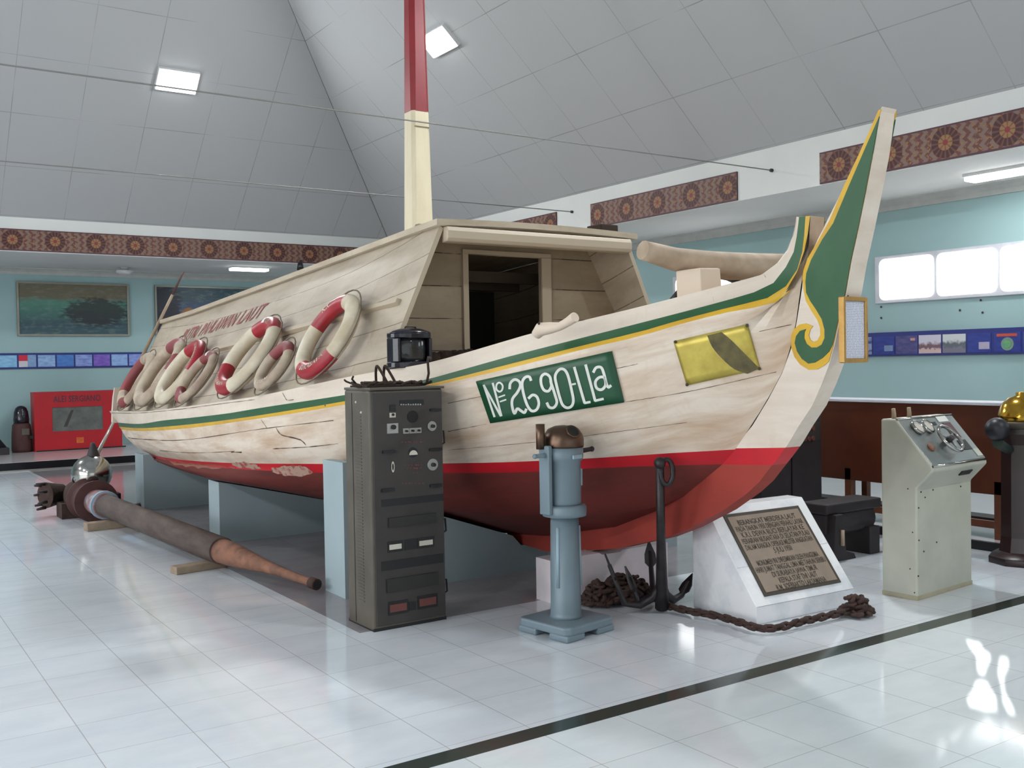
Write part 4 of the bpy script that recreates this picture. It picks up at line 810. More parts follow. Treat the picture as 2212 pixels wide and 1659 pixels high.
plinth(5.28, 5.44, 3.86, 4.90, .28, 'plinthpink', 'low off-white plinth under the forefoot, behind the blue-grey column')
# ------------------------------------------------------------------ lifebuoys on the side deck
def torus(R, r, red, cut=48, n=14, mats=(0, 1), sq=1.0, flat=.86):
    mb = MB()
    for i in range(cut):
        a0, a1 = 2 * PI * i / cut, 2 * PI * (i + 1) / cut; am = math.degrees((a0 + a1) / 2)
        isred = any((lo <= am < hi) or (lo <= am + 360 < hi) for lo, hi in red)
        q = []
        for a in (a0, a1):
            for k in range(n):
                t = 2 * PI * k / n; rad = R + r * math.cos(t); q.append(Vector((math.cos(a) * rad, math.sin(a) * rad * sq, r * flat * math.sin(t))))
        mb.add(q, [(k, (k + 1) % n, n + (k + 1) % n, n + k) for k in range(n)], mats[1] if isred else mats[0], True)
    return mb
def lifebuoy(y, D, r, red, label, mats, spin=0, word=None, word_at=200, rope=True, tag_at=None):
    b, tp = cab_b(y), cab_t(y); e2 = (tp - b).normalized(); e1 = Vector((0, -1, 0)); n = e1.cross(e2).normalized()
    if n.x > 0: n = -n
    C = b + Vector((-.035, 0, .004)) + e2 * (D / 2) + n * (r * .9 + .012)
    mt = Matrix((e1, e2, n)).transposed().to_4x4(); mt.translation = C
    o = thing('lifebuoy', label, 'lifebuoy', C, 0, 'lifebuoys leaning on the boat cabin'); o.matrix_world = mt
    R = D / 2 - r
    build('ring', torus(R, r, red, mats=(0, 1)), list(mats), o, local=True)
    if rope:
        mb = MB(); A = [math.radians(x + spin) for x in (45, 135, 225, 315)]
        for a0 in A[:]:
            P = []
            for j in range(9):
                t = j / 8; a = a0 + t * PI / 2; rad = D / 2 + .008 + .035 * math.sin(PI * t); P.append((math.cos(a) * rad, math.sin(a) * rad, -.01 + .01 * math.sin(PI * t)))
            mb.tube(P, .006, 6)
        build('grab_rope', mb, 'rope', o, local=True)
    if word:
        mb = MB()
        for w, ang, size in word:
            vs, fs = text(w, size)
            def f(v):
                a = math.radians(ang) + v.x / R * (1 if ang < 180 else 1)
                flip = 180 < ang < 360
                a = math.radians(ang) + (v.x / R if flip else -v.x / R); rad = R + ((-(v.y - size * .35)) if flip else (v.y - size * .35))
                k = (rad - R) / r; h = r * .86 * math.sqrt(max(0, 1 - k * k)) + .003
                return Vector((math.cos(a) * rad, math.sin(a) * rad, h))
            mb = MB(); mb.add([f(v) for v in vs], fs, 0); build('lettering', mb, 'buoywhite', o, local=True)

    if tag_at is not None:
        a = math.radians(tag_at); mb = MB()
        rows = [[Vector((math.cos(a + da) * (R + dr), math.sin(a + da) * (R + dr), math.sqrt(max(0, r * r - dr * dr)) * .86 + .003)) for da in (-.09, 0, .09)] for dr in (-.025, 0, .03)]
        mb.grid(rows); build('paper_tag', mb, 'letterwhite', o, local=True)
    return o
RW = ('buoywhite', 'buoyred'); DW = ('buoyold', 'buoyoldred')
lifebuoy(6.72, .71, .064, [(80, 162), (250, 330)], 'largest red and white lifebuoy, nearest the front end of the cabin', RW, 0, [('KRI', 128, .075), ('SURABAYA', 292, .06)])
lifebuoy(7.36, .45, .048, [(40, 150)], 'small grubby lifebuoy squeezed between the two largest ones', DW, 10, [('SATGAS', 285, .055)])
lifebuoy(8.02, .78, .07, [(45, 130), (205, 295)], 'bright lifebuoy with red top and bottom and a white tag, second large one', RW, 20, [('KRI', 75, .06), ('KRI SURABAYA', 250, .05)], tag_at=92)
lifebuoy(9.3, .58, .05, [(60, 130), (215, 275)], 'smaller dull lifebuoy with a white paper tag on its red top', DW, 0, None, tag_at=95)
lifebuoy(10.0, .76, .07, [(-10, 130)], 'lifebuoy with a long red upper side and white lower half', RW, 0, [('KRI NUSANTARA', 40, .05)])
lifebuoy(11.0, .86, .075, [(70, 120), (-40, 30)], 'tall faded lifebuoy, second from the stern', DW, 0, None)
lifebuoy(12.25, .74, .065, [(120, 220), (265, 300)], 'faded lifebuoy at the stern end of the row', DW, 0, None)

# ------------------------------------------------------------------ signal lantern and coir rope on the foredeck
def deck_z(y):
    for a, b in zip(drop, drop[1:]):
        if a.y <= y <= b.y: return a.z + (b.z - a.z) * (y - a.y) / (b.y - a.y)
    return drop[-1].z
L0 = Vector((3.185, 5.885, s0(5.885).z + .004))
lan = thing('signal_lantern', 'glossy black ship lantern standing behind the gunwale beside the cabin', 'lantern', L0, math.radians(8))
zb, zt_ = .0, 1.80 - L0.z
mb = MB()
arcs = [(math.cos(a) * .158, math.sin(a) * .085) for a in [PI * (1.0 + i / 10) for i in range(11)]] + [(.158, .05), (-.158, .05)]
mb.prism([(x, y) for x, y in arcs], 2, zt_ - .045, zt_ - .01); mb.prism([(x, y) for x, y in arcs], 2, 0, max(.012, zt_ - .20))
build('base', mb, 'blackgloss', lan, .006, local=True)
mb = MB()
for sx in (-1, 1):
    mb.prism([(sx * .158, .05), (sx * .158, -.02), (sx * .138, -.055), (sx * .118, -.05), (sx * .126, .05)], 2, zt_ - .20, zt_ - .045)
mb.box(-.14, .04, zt_ - .2, .14, .05, zt_ - .045); build('housing', mb, 'blackgloss', lan, .004, local=True)
mb = MB().lathe([(.085, zt_ - .2), (.090, zt_ - .17), (.092, zt_ - .12), (.090, zt_ - .07), (.085, zt_ - .045)], (0, 0, 0), 28).xform(Matrix.Diagonal((1.25, .62, 1, 1))); build('lens', mb, mat('smoked_lens', (44, 46, 48), .08), lan, local=True)
mb = MB().lathe([(.13, zt_ - .012), (.12, zt_ + .0), (.07, zt_ + .018), (.05, zt_ + .02)], (0, 0, 0), 24); mb.xform(Matrix.Diagonal((1.24, .6, 1, 1))); build('cap', mb, 'blackgloss', lan, local=True)
mb = MB().tube([(-.05, 0, zt_ + .012), (-.04, 0, zt_ + .03), (0, 0, zt_ + .034), (.04, 0, zt_ + .03), (.05, 0, zt_ + .012)], .006, 6); build('handle', mb, 'black', lan, local=True)
rnd = random.Random(3); mb = MB(); cy = 6.34
for k in range(16):
    t = k / 15; c = Vector((3.42 + .56 * t, cy - .02 + rnd.uniform(-.03, .03), 0)); z0 = deck_z(c.y) + .05; H_ = 1.66 - z0 + .04 * t
    for q in range(4):
        a0 = rnd.uniform(0, 6); P = [(c.x + math.cos(a0 + a) * .07, c.y + math.sin(a0 + a) * .07, z0 + H_ * (q + .5) / 4 + .02 * math.sin(2 * a)) for a in [i * .7 for i in range(9)]]; mb.tube(P, .034, 7)
o = build('coir_rope', mb, 'brownrope'); tag(o, 'heap of dark coir rope on the deck by the cabin doorway', 'rope'); o['kind'] = 'stuff'
# dark hawser under the windlass log
mb = MB(); P = [on_y(x, y, 4.52) for x, y in ((1452, 648), (1470, 628), (1488, 612), (1510, 600), (1540, 592), (1570, 596), (1600, 610), (1640, 640))]
P = [p + Vector((0, 0, -.0)) for p in P]; mb.tube(smooth2([p for p in P], 3) if False else P, [.018, .022, .024, .024, .026, .03, .028, .02], 8)
P2 = [P[-1], P[-1] + Vector((.05, .05, -.25)), P[-1] + Vector((.0, .1, -.40))]; mb.tube(P2, .022, 8); P3 = [P[0], P[0] + Vector((-.03, .05, -.16))]; mb.tube(P3, .018, 8)
o = build('hawser', mb, 'black'); tag(o, 'black hawser hanging over the bitts under the windlass log', 'rope')

# ------------------------------------------------------------------ steel radio cabinet
X0, X1, Y0, Y1, ZC = 2.612, 3.115, 5.355, 5.70, 1.435
rc = thing('radio_cabinet', 'tall dark grey steel radio cabinet with dials, at the corner of the boat', 'cabinet', ((X0 + X1) / 2, (Y0 + Y1) / 2, 0))
body = build('body', bx(X0, Y0, .0, X1, Y1, ZC), 'radio', rc, .018, seg=3)
build('plinth_strip', bx(X0 + .004, Y0 - .003, .0, X1 - .004, Y1 + .003, .018), 'black', rc)
fp = build('front_panel', bx(X0 + .022, Y0 - .006, .03, X1 - .01, Y0 + .01, ZC - .018), 'radiofront', rc, .003)
top = build('top_cover', bx(X0 + .002, Y0 - .012, ZC - .004, X1 + .006, Y1 + .004, ZC + .012), 'radio', rc, .004)
mb = MB()
for k in range(58): mb.box(X0 - .003, Y0 + .11, .16 + k * .0195, X0 + .006, Y0 + .19, .166 + k * .0195)
build('louvre', mb, 'radio', rc)
mb = bx(X0 - .002, Y1 - .115, .02, X0 + .004, Y1 - .11, ZC - .02); build('panel_joint', mb, 'black', rc)
for y_, z_ in ((.17, .075), (.10, .135)): build('screw', MB().ball((X0 - .002, Y0 + y_, ZC - z_), .008, 0, 8), 'paleplate', rc)
YP = Y0 - .006
def rp(cx, cy):   # zoom-crop pixel of the cabinet front to its (x, z)
    p = on_y(740 + cx / 6.913, 840 + cy / 6.913, YP); return p.x, p.z
def disc(mb, cx, cy, r, d, mi=0, n=20, r2=None):
    x, z = rp(cx, cy); mb.lathe([(r, 0), (r2 or r, -d)], (x, YP, z), n, mi, axis=1)
def rbox(mb, cx0, cy0, cx1, cy1, d=.006, mi=0):
    xa, za = rp(cx0, cy0); xb, zb2 = rp(cx1, cy1); z0, z1 = sorted((za, zb2)); mb.box(xa, YP - d, z0, xb, YP, z1, mi)
mb = MB(); disc(mb, 1045, 415, .037, .004); build('speaker_hole', mb, 'dark', rc)
for cx, cy, R, ir in ((1330, 555, .03, .012), (1340, 1130, .036, .014)):
    mb = MB(); disc(mb, cx, cy, R, .008); dl = build('dial', mb, 'silver', rc); mb = MB(); disc(mb, cx, cy, ir, .03, 0, 14, ir * .8); build('knob', mb, 'black', dl)
mb = MB(); disc(mb, 1050, 950, .03, .006); me_ = build('meter', mb, 'black', rc)
mb = MB(); x, z = rp(1050, 985); mb.prism([(x + .028 * math.cos(a), z + .028 * math.sin(a)) for a in [PI * i / 12 for i in range(13)]], 1, YP - .009, YP - .005); build('meter_face', mb, 'paleplate', me_)
for cx, cy in ((945, 630), (1040, 625), (1130, 620)):
    mb = MB(); rbox(mb, cx - 45, cy - 38, cx + 45, cy + 36, .003); q = build('switch_plate', mb, 'silver', rc); mb = MB(); disc(mb, cx, cy, .007, .02, 0, 10); build('switch', mb, 'black', q)
mb = MB(); rbox(mb, 700, 240, 790, 330, .004); q = build('small_plate', mb, 'black', rc)
mb = MB(); rbox(mb, 700, 360, 790, 425, .004); q = build('small_plate', mb, 'paleplate', rc); mb = MB(); disc(mb, 745, 385, .008, .014, 0, 10); build('switch', mb, 'black', q)
mb = MB(); rbox(mb, 660, 520, 830, 660, .003); q = build('small_plate', mb, 'silver', rc); mb = MB(); disc(mb, 750, 570, .014, .02, 0, 12); build('knob', mb, 'black', q)
x, z = rp(748, 1165); mb = MB().grid([[Vector((x + math.cos(a) * .011 * k, YP - .004, z + math.sin(a) * .033 * k)) for a in [2 * PI * i / 24 for i in range(25)]] for k in (1, .62)]); build('oval_socket', mb, 'paleplate', rc)
for i, (a, b, c2, d2) in enumerate(((1300, 300, 1460, 325), (590, 925, 780, 950), (1290, 890, 1480, 912), (580, 1495, 770, 1520), (1300, 1430, 1470, 1455))):
    mb = MB(); rbox(mb, a, b, c2, d2, .012); build('recessed_handle', mb, 'black', rc)
mb = MB(); rbox(mb, 850, 170, 1210, 235, .003); q = build('name_plate', mb, 'black', rc); q['label'] = 'worn black name plate'
mb = MB(); rnd = random.Random(5)
for k in range(9): rbox(mb, 860 + k * 36, 225 + rnd.randint(-4, 4), 882 + k * 36, 243, .004)
build('worn_edge', mb, 'silver', q)
mb = MB()
for cy, x0_, x1_ in ((785, 880, 1200), (1130, 930, 1180), (1175, 960, 1160), (1405, 880, 1190), (1245, 1050, 1110)):
    k = x0_
    while k < x1_: rbox(mb, k, cy, k + rnd.randint(14, 34), cy + rnd.randint(12, 22), .0015); k += rnd.randint(38, 60)
build('engraved_marks', mb, 'redbrown', rc)
def rl(px, py): p = on_y(700 + px / 2.675, 780 + py / 2.675, YP); return p.x, p.z
def lbox(mb, a, b, c2, d2, d=.006):
    xa, za = rl(a, b); xb, zb2 = rl(c2, d2); z0, z1 = sorted((za, zb2)); mb.box(xa, YP - d, z0, xb, YP, z1)
for a, b, c2, d2 in ((370, 908, 645, 930), (360, 1262, 660, 1290)):
    mb = MB(); lbox(mb, a, b, c2, d2, .010); build('drawer_pull', mb, 'pull', rc)
for a, b, c2, d2 in ((330, 802, 690, 806), (330, 1160, 690, 1163)):
    mb = MB(); lbox(mb, a, b, c2, d2, .001); build('panel_joint', mb, 'black', rc)
for a, b, c2, d2, mm in ((372, 1052, 450, 1090, 'paleplate'), (470, 1040, 530, 1078, 'black'), (545, 1030, 630, 1066, 'paleplate'), (375, 1400, 480, 1445, 'redbrown'), (545, 1365, 650, 1410, 'redbrown'), (495, 1400, 525, 1430, 'black')):
    mb = MB(); lbox(mb, a - 6, b - 6, c2 + 6, d2 + 6, .003); q = build('window_frame', mb, 'black', rc)
    if mm != 'black': mb = MB(); lbox(mb, a + 4, b + 10, c2 - 4, d2 - 8, .006); build('label_slip', mb, mm, q)
for z in (1.12, .57, .19):
    mb = MB().tube([(X1 + .0, Y0 + .05, z + .045), (X1 + .03, Y0 + .05, z + .045), (X1 + .035, Y0 + .05, z - .03), (X1 + .0, Y0 + .05, z - .045)], .006, 6); build('side_handle', mb, 'black', rc)
# cables lying on the cabinet and hanging over the gunwale
mb = MB(); zt2 = ZC + .03
for k in range(8):
    x = X0 + .03 + k * .055; P = [(x + .06 * math.sin(a * 1.3 + k), Y0 + .06 + .03 * a, zt2 + .012 * math.sin(a * 2 + k)) for a in [i * .8 for i in range(9)]]; mb.tube(P, .009, 7)
for x, ye in ((X0 + .17, 5.93), (X0 + .225, 5.93)):
    mb.tube(cat3([(x + .02, Y0 + .12, zt2), (x + .0, Y0 + .15, zt2 + .06), (x - .01, Y0 + .2, zt2 + .11), (x + .005, Y0 + .25, zt2 + .08), (x + .03, Y0 + .3, zt2)]), .0085, 7)
mb.tube([(X0 + .42, Y0 + .05, zt2), (X0 + .43, Y0 + .04, zt2 + .06), (X0 + .43, Y0 + .05, zt2 + .14), (X0 + .5, 5.52, 1.625), (X0 + .56, 5.6, 1.62)], .008, 7)
mb.tube([(X0 + .02, Y0 + .2, zt2), (X0 - .03, Y0 + .16, zt2 + .035), (X0 - .05, Y0 + .1, zt2 + .05)], .006, 7); mb.tube([(X0 + .02, Y0 + .24, zt2), (X0 - .04, Y0 + .22, zt2 + .02), (X0 - .06, Y0 + .2, zt2 + .03)], .006, 7)
mb.box(X0 + .02, Y0 + .06, ZC + .013, X1 - .12, Y1 - .05, ZC + .024)
o = build('cable_bundle', mb, 'brownrope'); tag(o, 'tangle of old dark cables lying on top of the steel radio cabinet', 'cables')

# ------------------------------------------------------------------ blue-grey instrument column
pc = thing('compass_column', 'blue-grey instrument column with brass domed head on a square foot', 'instrument', (3.535, 4.685, 0), math.radians(9))
mb = MB(); s_ = .205
mb.prism([(-s_, -s_ + .03), (-s_ + .03, -s_), (s_ - .03, -s_), (s_, -s_ + .03), (s_, s_ - .03), (s_ - .03, s_), (-s_ + .03, s_), (-s_, s_ - .03)], 2, .035, .085)
for sx in (-1, 1):
    for sy in (-1, 1): mb.box(sx * s_ * .62 - .075, sy * s_ * .62 - .075, 0, sx * s_ * .62 + .075, sy * s_ * .62 + .075, .04)
build('foot', mb, 'column', pc, .012, local=True)
mb = MB().lathe([(.098, .085), (.092, .10), (.09, .12), (.083, .69)], (0, 0, 0), 32); build('column', mb, 'column', pc, local=True)
for a in (-165, -42):
    mb = MB(); ra = math.radians(a)
    for w, d, mi in ((.013, .0, 0),):
        P = [Vector((0, 0, .30)), Vector((0, 0, .62))]; mb.tube([(math.cos(ra) * .088, math.sin(ra) * .088, .27), (math.cos(ra) * .083, math.sin(ra) * .083, .62)], .010, 8)
    build('rib', mb, 'columnlight', pc, local=True)
mb = MB().lathe([(.10, .675), (.128, .682), (.130, .70), (.130, .735), (.122, .745), (.10, .748)], (0, 0, 0), 32); build('collar', mb, 'column', pc, local=True)
mb = MB().lathe([(.098, .745), (.100, .76), (.100, 1.0), (.112, 1.01), (.116, 1.03), (.116, 1.085)], (0, 0, 0), 32); build('housing', mb, 'column', pc, local=True)
mb = MB().box(-.155, -.03, .70, -.125, .05, 1.10); mb.box(-.14, -.02, 1.04, -.09, .04, 1.09); mb.box(-.14, -.02, .70, -.09, .04, .75); build('side_bracket', mb, 'column', pc, .006, local=True)
mb = MB().box(.098, -.045, .85, .113, -.01, .95); build('lug', mb, 'columnlight', pc, .003, local=True)
mb = MB().tube([(-.12, .0, 1.045), (-.165, .0, 1.045), (-.235, .0, 1.045)], [.018, .015, .012], 10); mb.ball((-.235, 0, 1.045), .015, 0, 10); build('trunnion', mb, 'column', pc, local=True)
mb = MB().tube([(.11, .0, 1.045), (.16, .0, 1.05), (.235, -.01, 1.055)], [.018, .015, .013], 10); mb.ball((.235, -.01, 1.055), .017, 0, 10); build('trunnion', mb, 'machine', pc, local=True)
mb = MB().box(-.045, -.124, 1.02, .03, -.112, 1.045); build('maker_plate', mb, 'columnlight', pc, .004, local=True)
mb = MB().lathe([(.118, 1.083), (.121, 1.095), (.120, 1.13), (.112, 1.16), (.09, 1.19), (.05, 1.207), (.001, 1.212)], (0, 0, 0), 32); dome = build('brass_dome', mb, 'copper', pc, local=True)
mb = MB().lathe([(.042, 0), (.046, .012), (.034, .012)], (0, 0, 0), 20); mb.xform(Matrix.Translation((-.014, -.088, 1.172)) @ Matrix.Rotation(math.radians(-10), 4, 'Z') @ Matrix.Rotation(math.radians(48), 4, 'X')); mb2 = build('viewing_port', mb, 'copper', dome, local=True)
mb = MB().lathe([(.034, 0), (.033, .0135)], (0, 0, 0), 20); mb.xform(Matrix.Translation((-.014, -.088, 1.172)) @ Matrix.Rotation(math.radians(-10), 4, 'Z') @ Matrix.Rotation(math.radians(48), 4, 'X')); build('port_glass', mb, 'black', dome, local=True)
mb = MB().tube([(-.158, .03, 1.08), (-.158, .03, 1.225)], .026, 16); build('oil_lamp_tube', mb, 'copper', pc, local=True)

# ------------------------------------------------------------------ anchor with chain
B = Vector((4.27, 4.66, .03)); TT = Vector((3.985, 4.35, 1.03)); AX = (TT - B).normalized()
an = thing('anchor', 'black iron grapnel anchor leaning up against the red forefoot of the prow', 'anchor', (4.27, 4.66, 0))
mb = MB().tube([B, B.lerp(TT, .2), B.lerp(TT, .5), B.lerp(TT, .93)], [.045, .036, .027, .025], 12)
mb.ball(B.lerp(TT, .95), .036, 0, 12); build('shank', mb, 'anchor', an)
mb = MB(); c = B.lerp(TT, .94) + Vector((.035, -.02, -.045)); mb.tube([c + Vector((.03 * math.cos(a), -.02 * math.cos(a), .075 * math.sin(a))) for a in [2 * PI * i / 16 for i in range(16)]], .015, 8, 0, True); build('shackle', mb, 'anchor', an)
for ang, tipz, L_ in ((math.radians(150), .28, .33), (math.radians(115), .17, .22), (math.radians(17), .10, .34), (math.radians(62), .30, .30)):
    d = Vector((math.cos(ang), math.sin(ang), 0)); P = [B.lerp(TT, .16), B + d * .05 + Vector((0, 0, .07)), B + d * .14 + Vector((0, 0, .02)), B + d * (L_ * .72) + Vector((0, 0, .03)), B + d * L_ + Vector((0, 0, tipz))]
    mb = MB(); mb.tube(P, [.03, .028, .025, .021, .013], 10); arm = build('arm', mb, 'anchor', an)
    t = P[-1] - P[-2]; t.normalize(); sd = t.cross(d).normalized(); e = P[-1]
    fl_ = MB(); nn = sd.cross(t).normalized() * .006
    o2 = [e - t * .12, e - t * .075 + sd * .038, e - t * .02 + sd * .036, e + t * .075, e - t * .02 - sd * .036, e - t * .075 - sd * .038]
    fl_.add([p + nn for p in o2] + [p - nn for p in o2], [tuple(range(6)), tuple(range(6, 12))[::-1]] + [(i, (i + 1) % 6, 6 + (i + 1) % 6, 6 + i) for i in range(6)]); build('fluke', fl_, 'anchor', arm)
def link_mesh(L=.088, W=.054, r=.0125):
    h = L / 2 - W / 2; P = []
    for i in range(7): a = -PI / 2 + PI * i / 6; P.append((h + math.cos(a) * (W / 2 - r), math.sin(a) * (W / 2 - r), 0))
    for i in range(7): a = PI / 2 + PI * i / 6; P.append((-h + math.cos(a) * (W / 2 - r), math.sin(a) * (W / 2 - r), 0))
    return P
ch = thing('anchor_chain', 'rusty anchor chain lying round the foot of the marble memorial', 'chain', (4.44, 4.05, 0))
path = [on_z(x, y, .025) for x, y in ((1425, 1308), (1450, 1315), (1500, 1326), (1545, 1334), (1590, 1346), (1622, 1357), (1650, 1362), (1690, 1358), (1740, 1345), (1790, 1334), (1830, 1325))]
PP = [Vector(p) for p in smooth2(path, 6)]
Ld = [0]
for a, b in zip(PP, PP[1:]): Ld.append(Ld[-1] + (b - a).length)
def along(s):
    for i in range(len(PP) - 1):
        if Ld[i + 1] >= s: t = (s - Ld[i]) / (Ld[i + 1] - Ld[i] + 1e-9); return PP[i].lerp(PP[i + 1], t), (PP[i + 1] - PP[i]).normalized()
    return PP[-1], (PP[-1] - PP[-2]).normalized()
lk = link_mesh(); base = None; sp = .0545; k = 0; s = .03
while s < Ld[-1]:
    p, t = along(s); rz = math.atan2(t.y, t.x)
    if base is None:
        mb = MB().tube(lk, .0125, 8, 0, True); base = build('link', mb, 'rust', ch, local=True); o = base
    else: o = base.copy(); COL.objects.link(o)
    o.parent = ch
    o.location = p - ORIG[ch] + Vector((0, 0, .012)); o.rotation_euler = (math.radians(38 if k % 2 else -52), math.radians(6 * math.sin(k)), rz); k += 1; s += sp
def pile(name, cx, cy, rx, ry, h, n, par, ang=0, seed=1):
    rnd = random.Random(seed); mb = MB()
    for i in range(n):
        u, v = rnd.uniform(-1, 1), rnd.uniform(-1, 1)
        if u * u + v * v > 1: continue
        x, y = u * rx, v * ry; x, y = x * math.cos(ang) - y * math.sin(ang), x * math.sin(ang) + y * math.cos(ang)
        z = .028 + rnd.random() * max(0, h * (1 - u * u - v * v) ** .6 - .03)
        m4 = Matrix.Translation((cx + x, cy + y, z)) @ Matrix.Rotation(rnd.uniform(0, 6.28), 4, 'Z') @ Matrix.Rotation(rnd.uniform(-.9, .9) * min(1, z / .06), 4, 'X') @ Matrix.Rotation(rnd.uniform(-.5, .5) * min(1, z / .06), 4, 'Y')
        k0 = len(mb.v); mb.tube(lk, .0125, 6, 0, True); mb.xform(m4, k0)
    lo = min(v.z for v in mb.v)
    for v in mb.v: v.z = max(v.z, .004)
    o = build(name, mb, 'rust', par); o['kind'] = 'stuff'; return o
c = (on_z(1270, 1300, .02) + on_z(1420, 1292, .02)) / 2
pile('chain_heap', c.x + .01, c.y + .06, .27, .15, .17, 300, ch, math.radians(-4), 2)
c = on_z(1858, 1322, .03); pile('chain_heap', c.x, c.y + .03, .085, .07, .13, 70, ch, 0, 4)

# ------------------------------------------------------------------ marble memorial
A0 = Vector((4.50, 4.09, 0)); ax = Vector((5.355 - 4.50, 4.048 - 4.09, 0)); W_ = ax.length; ax.normalize()
mm = thing('marble_memorial', 'sloping white marble memorial block with a bronze inscription, under the prow', 'memorial', (4.93, 4.33, 0), math.atan2(ax.y, ax.x))
m4 = Matrix.Translation(ORIG[mm]) @ Matrix.Rotation(math.atan2(ax.y, ax.x), 4, 'Z'); inv = m4.inverted(); L0_ = inv @ A0
fx0, fy0 = L0_.x, L0_.y
pr = [(0, 0), (0, .105), (.425, .645), (.555, .645), (.555, 0)]
mb = MB().prism([(fy0 + p, z) for p, z in pr], 0, fx0, fx0 + W_); build('block', mb, 'marble', mm, .004, local=True)
s0_, s1_ = Vector((0, fy0, .105)), Vector((0, fy0 + .425, .645)); sv = (s1_ - s0_); SLN = sv.length; sv.normalize(); sn = Vector((0, -sv.z, sv.y))
def slope_pt(u, v, off): return Vector((fx0 + u, 0, 0)) + s0_ + sv * v + sn * off
def sbox(mb, u0, v0, u1, v1, o0, o1):
    q = [slope_pt(u, v, o) for o in (o0, o1) for u, v in ((u0, v0), (u1, v0), (u1, v1), (u0, v1))]
    mb.add(q, [(0, 3, 2, 1), (4, 5, 6, 7), (0, 1, 5, 4), (1, 2, 6, 5), (2, 3, 7, 6), (3, 0, 4, 7)])
pu0, pu1, pv0, pv1 = .10, W_ - .085, .055, SLN - .062
mb = MB(); sbox(mb, pu0, pv0, pu1, pv1, 0, .007); tb = build('bronze_tablet', mb, 'bronzedark', mm, local=True); tb['label'] = 'brown bronze tablet with raised dark lettering'
mb = MB(); sbox(mb, pu0 + .022, pv0 + .022, pu1 - .022, pv1 - .022, .006, .009); build('tablet_field', mb, 'bronze', tb, local=True)
mb = MB(); v = pv1 - .088; cu = (pu0 + pu1) / 2
LINES = (('BERANGKAT MERDEKA LAUT', .52), ('PADA TAHUN 1950 DENGAN PERAHU LAYAR', .60), ('K.R.I. DEWA RUCI BERLAYAR KE', .56), ('PERAIRAN NUSANTARA DI SELATAN PULAU', .60), ('DALAM RANGKA OPERASI MILITER ANGKATAN', .60), ('5 JULI 1950', .16), None,
         ('MONUMEN INI DIRESMIKAN OLEH PANGLIMA', .55), ('HARI JUMAT TANGGAL LIMA MEI TAHUN SERIBU', .62), ('DI SURABAYA JAWA TIMUR', .40), ('KEPALA STAF TNI LAUT', .34), ('R.M. SOEBIJAKTO LAKSAMANA', .44))
for ln_ in LINES:
    if ln_: mb = MB(); put_text(mb, ln_[0], .052, lambda x, y, v=v: slope_pt(cu + x, v + y, .0105), 0, 'CENTER', ln_[1] * .98); build('inscription_line', mb, 'bronzedark', tb, local=True)
    v -= .0435 if ln_ else .026
for q_ in ((0.001, -.001, W_ - .001, .0012), (.0, .262, pu0, .2635), (pu1, .332, W_, .3335)):
    mb = MB(); sbox(mb, *q_, .0004, .0009); build('marble_joint', mb, 'marblejoint', mm, local=True)

# ------------------------------------------------------------------ engine control console
ck = Vector((6.465 - 5.756, 3.92 - 3.866, 0)).normalized(); CW = .71
co = thing('control_console', 'cream steel control console with a handwheel and gauges on its sloping top', 'console', (6.10, 4.0, 0), math.atan2(ck.y, ck.x))
m4 = Matrix.Translation(ORIG[co]) @ Matrix.Rotation(math.atan2(ck.y, ck.x), 4, 'Z'); p0 = m4.inverted() @ Vector((5.756, 3.866, 0)); cx0, cy0 = p0.x, p0.y
pr = [(0, 0), (0, .722), (-.112, .845), (-.108, .872), (.14, 1.168), (.25, 1.168), (.25, 0)]
mb = MB().prism([(cy0 + p, z) for p, z in pr], 0, cx0, cx0 + CW); build('cabinet', mb, 'console', co, .012, local=True)
build('joint', bx(cx0 + .012, cy0 - .0012, .715, cx0 + CW - .012, cy0, .719), 'machine', co, local=True)
a_ = Vector((0, cy0 - .108, .872)); b_ = Vector((0, cy0 + .14, 1.168)); cv = (b_ - a_); CL = cv.length; cv.normalize(); cn = Vector((0, -cv.z, cv.y))
def cp_(u, v, off): return Vector((cx0 + u, 0, 0)) + a_ + cv * v + cn * off
def cbox(mb, u0, v0, u1, v1, o0, o1):
    q = [cp_(u, v, o) for o in (o0, o1) for u, v in ((u0, v0), (u1, v0), (u1, v1), (u0, v1))]; mb.add(q, [(0, 3, 2, 1), (4, 5, 6, 7), (0, 1, 5, 4), (1, 2, 6, 5), (2, 3, 7, 6), (3, 0, 4, 7)])
def cdisc(mb, u, v, prof, n=24):
    k0 = len(mb.v); mb.lathe(prof, (0, 0, 0), n); t = Matrix((Vector((1, 0, 0)), cv, cn)).transposed().to_4x4(); t.translation = cp_(u, v, 0); mb.xform(t, k0)
mb = MB(); cbox(mb, .012, .012, CW - .012, CL - .012, .0, .004); pn = build('steel_panel', mb, 'steel', co, .002, local=True)
mb = MB().tube([cp_(.005, .002, .0), cp_(CW - .005, .002, .0)], .008, 8); build('edge_trim', mb, 'chrome', co, local=True)
mb = MB().tube([cp_(.005, CL - .003, .0), cp_(CW - .005, CL - .003, .0)], .008, 8); build('edge_trim', mb, 'chrome', co, local=True)
for u in (.15, .275):
    mb = MB(); cdisc(mb, u, .30, [(.055, .004), (.057, .022), (.045, .028), (.043, .02)]); gz_ = build('gauge', mb, 'chrome', co, local=True); mb = MB(); cdisc(mb, u, .30, [(.044, .012), (.043, .0215)]); build('gauge_face', mb, 'paleplate', gz_, local=True)
mb = MB(); T = Matrix((Vector((1, 0, 0)), cv, cn)).transposed().to_4x4(); T.translation = cp_(.36, .165, .05)
P = [T @ Vector((math.cos(a) * .10, math.sin(a) * .10, 0)) for a in [2 * PI * i / 32 for i in range(32)]]; mb.tube(P, .012, 8, 0, True)
wh = build('handwheel', mb, 'chrome', co, local=True)
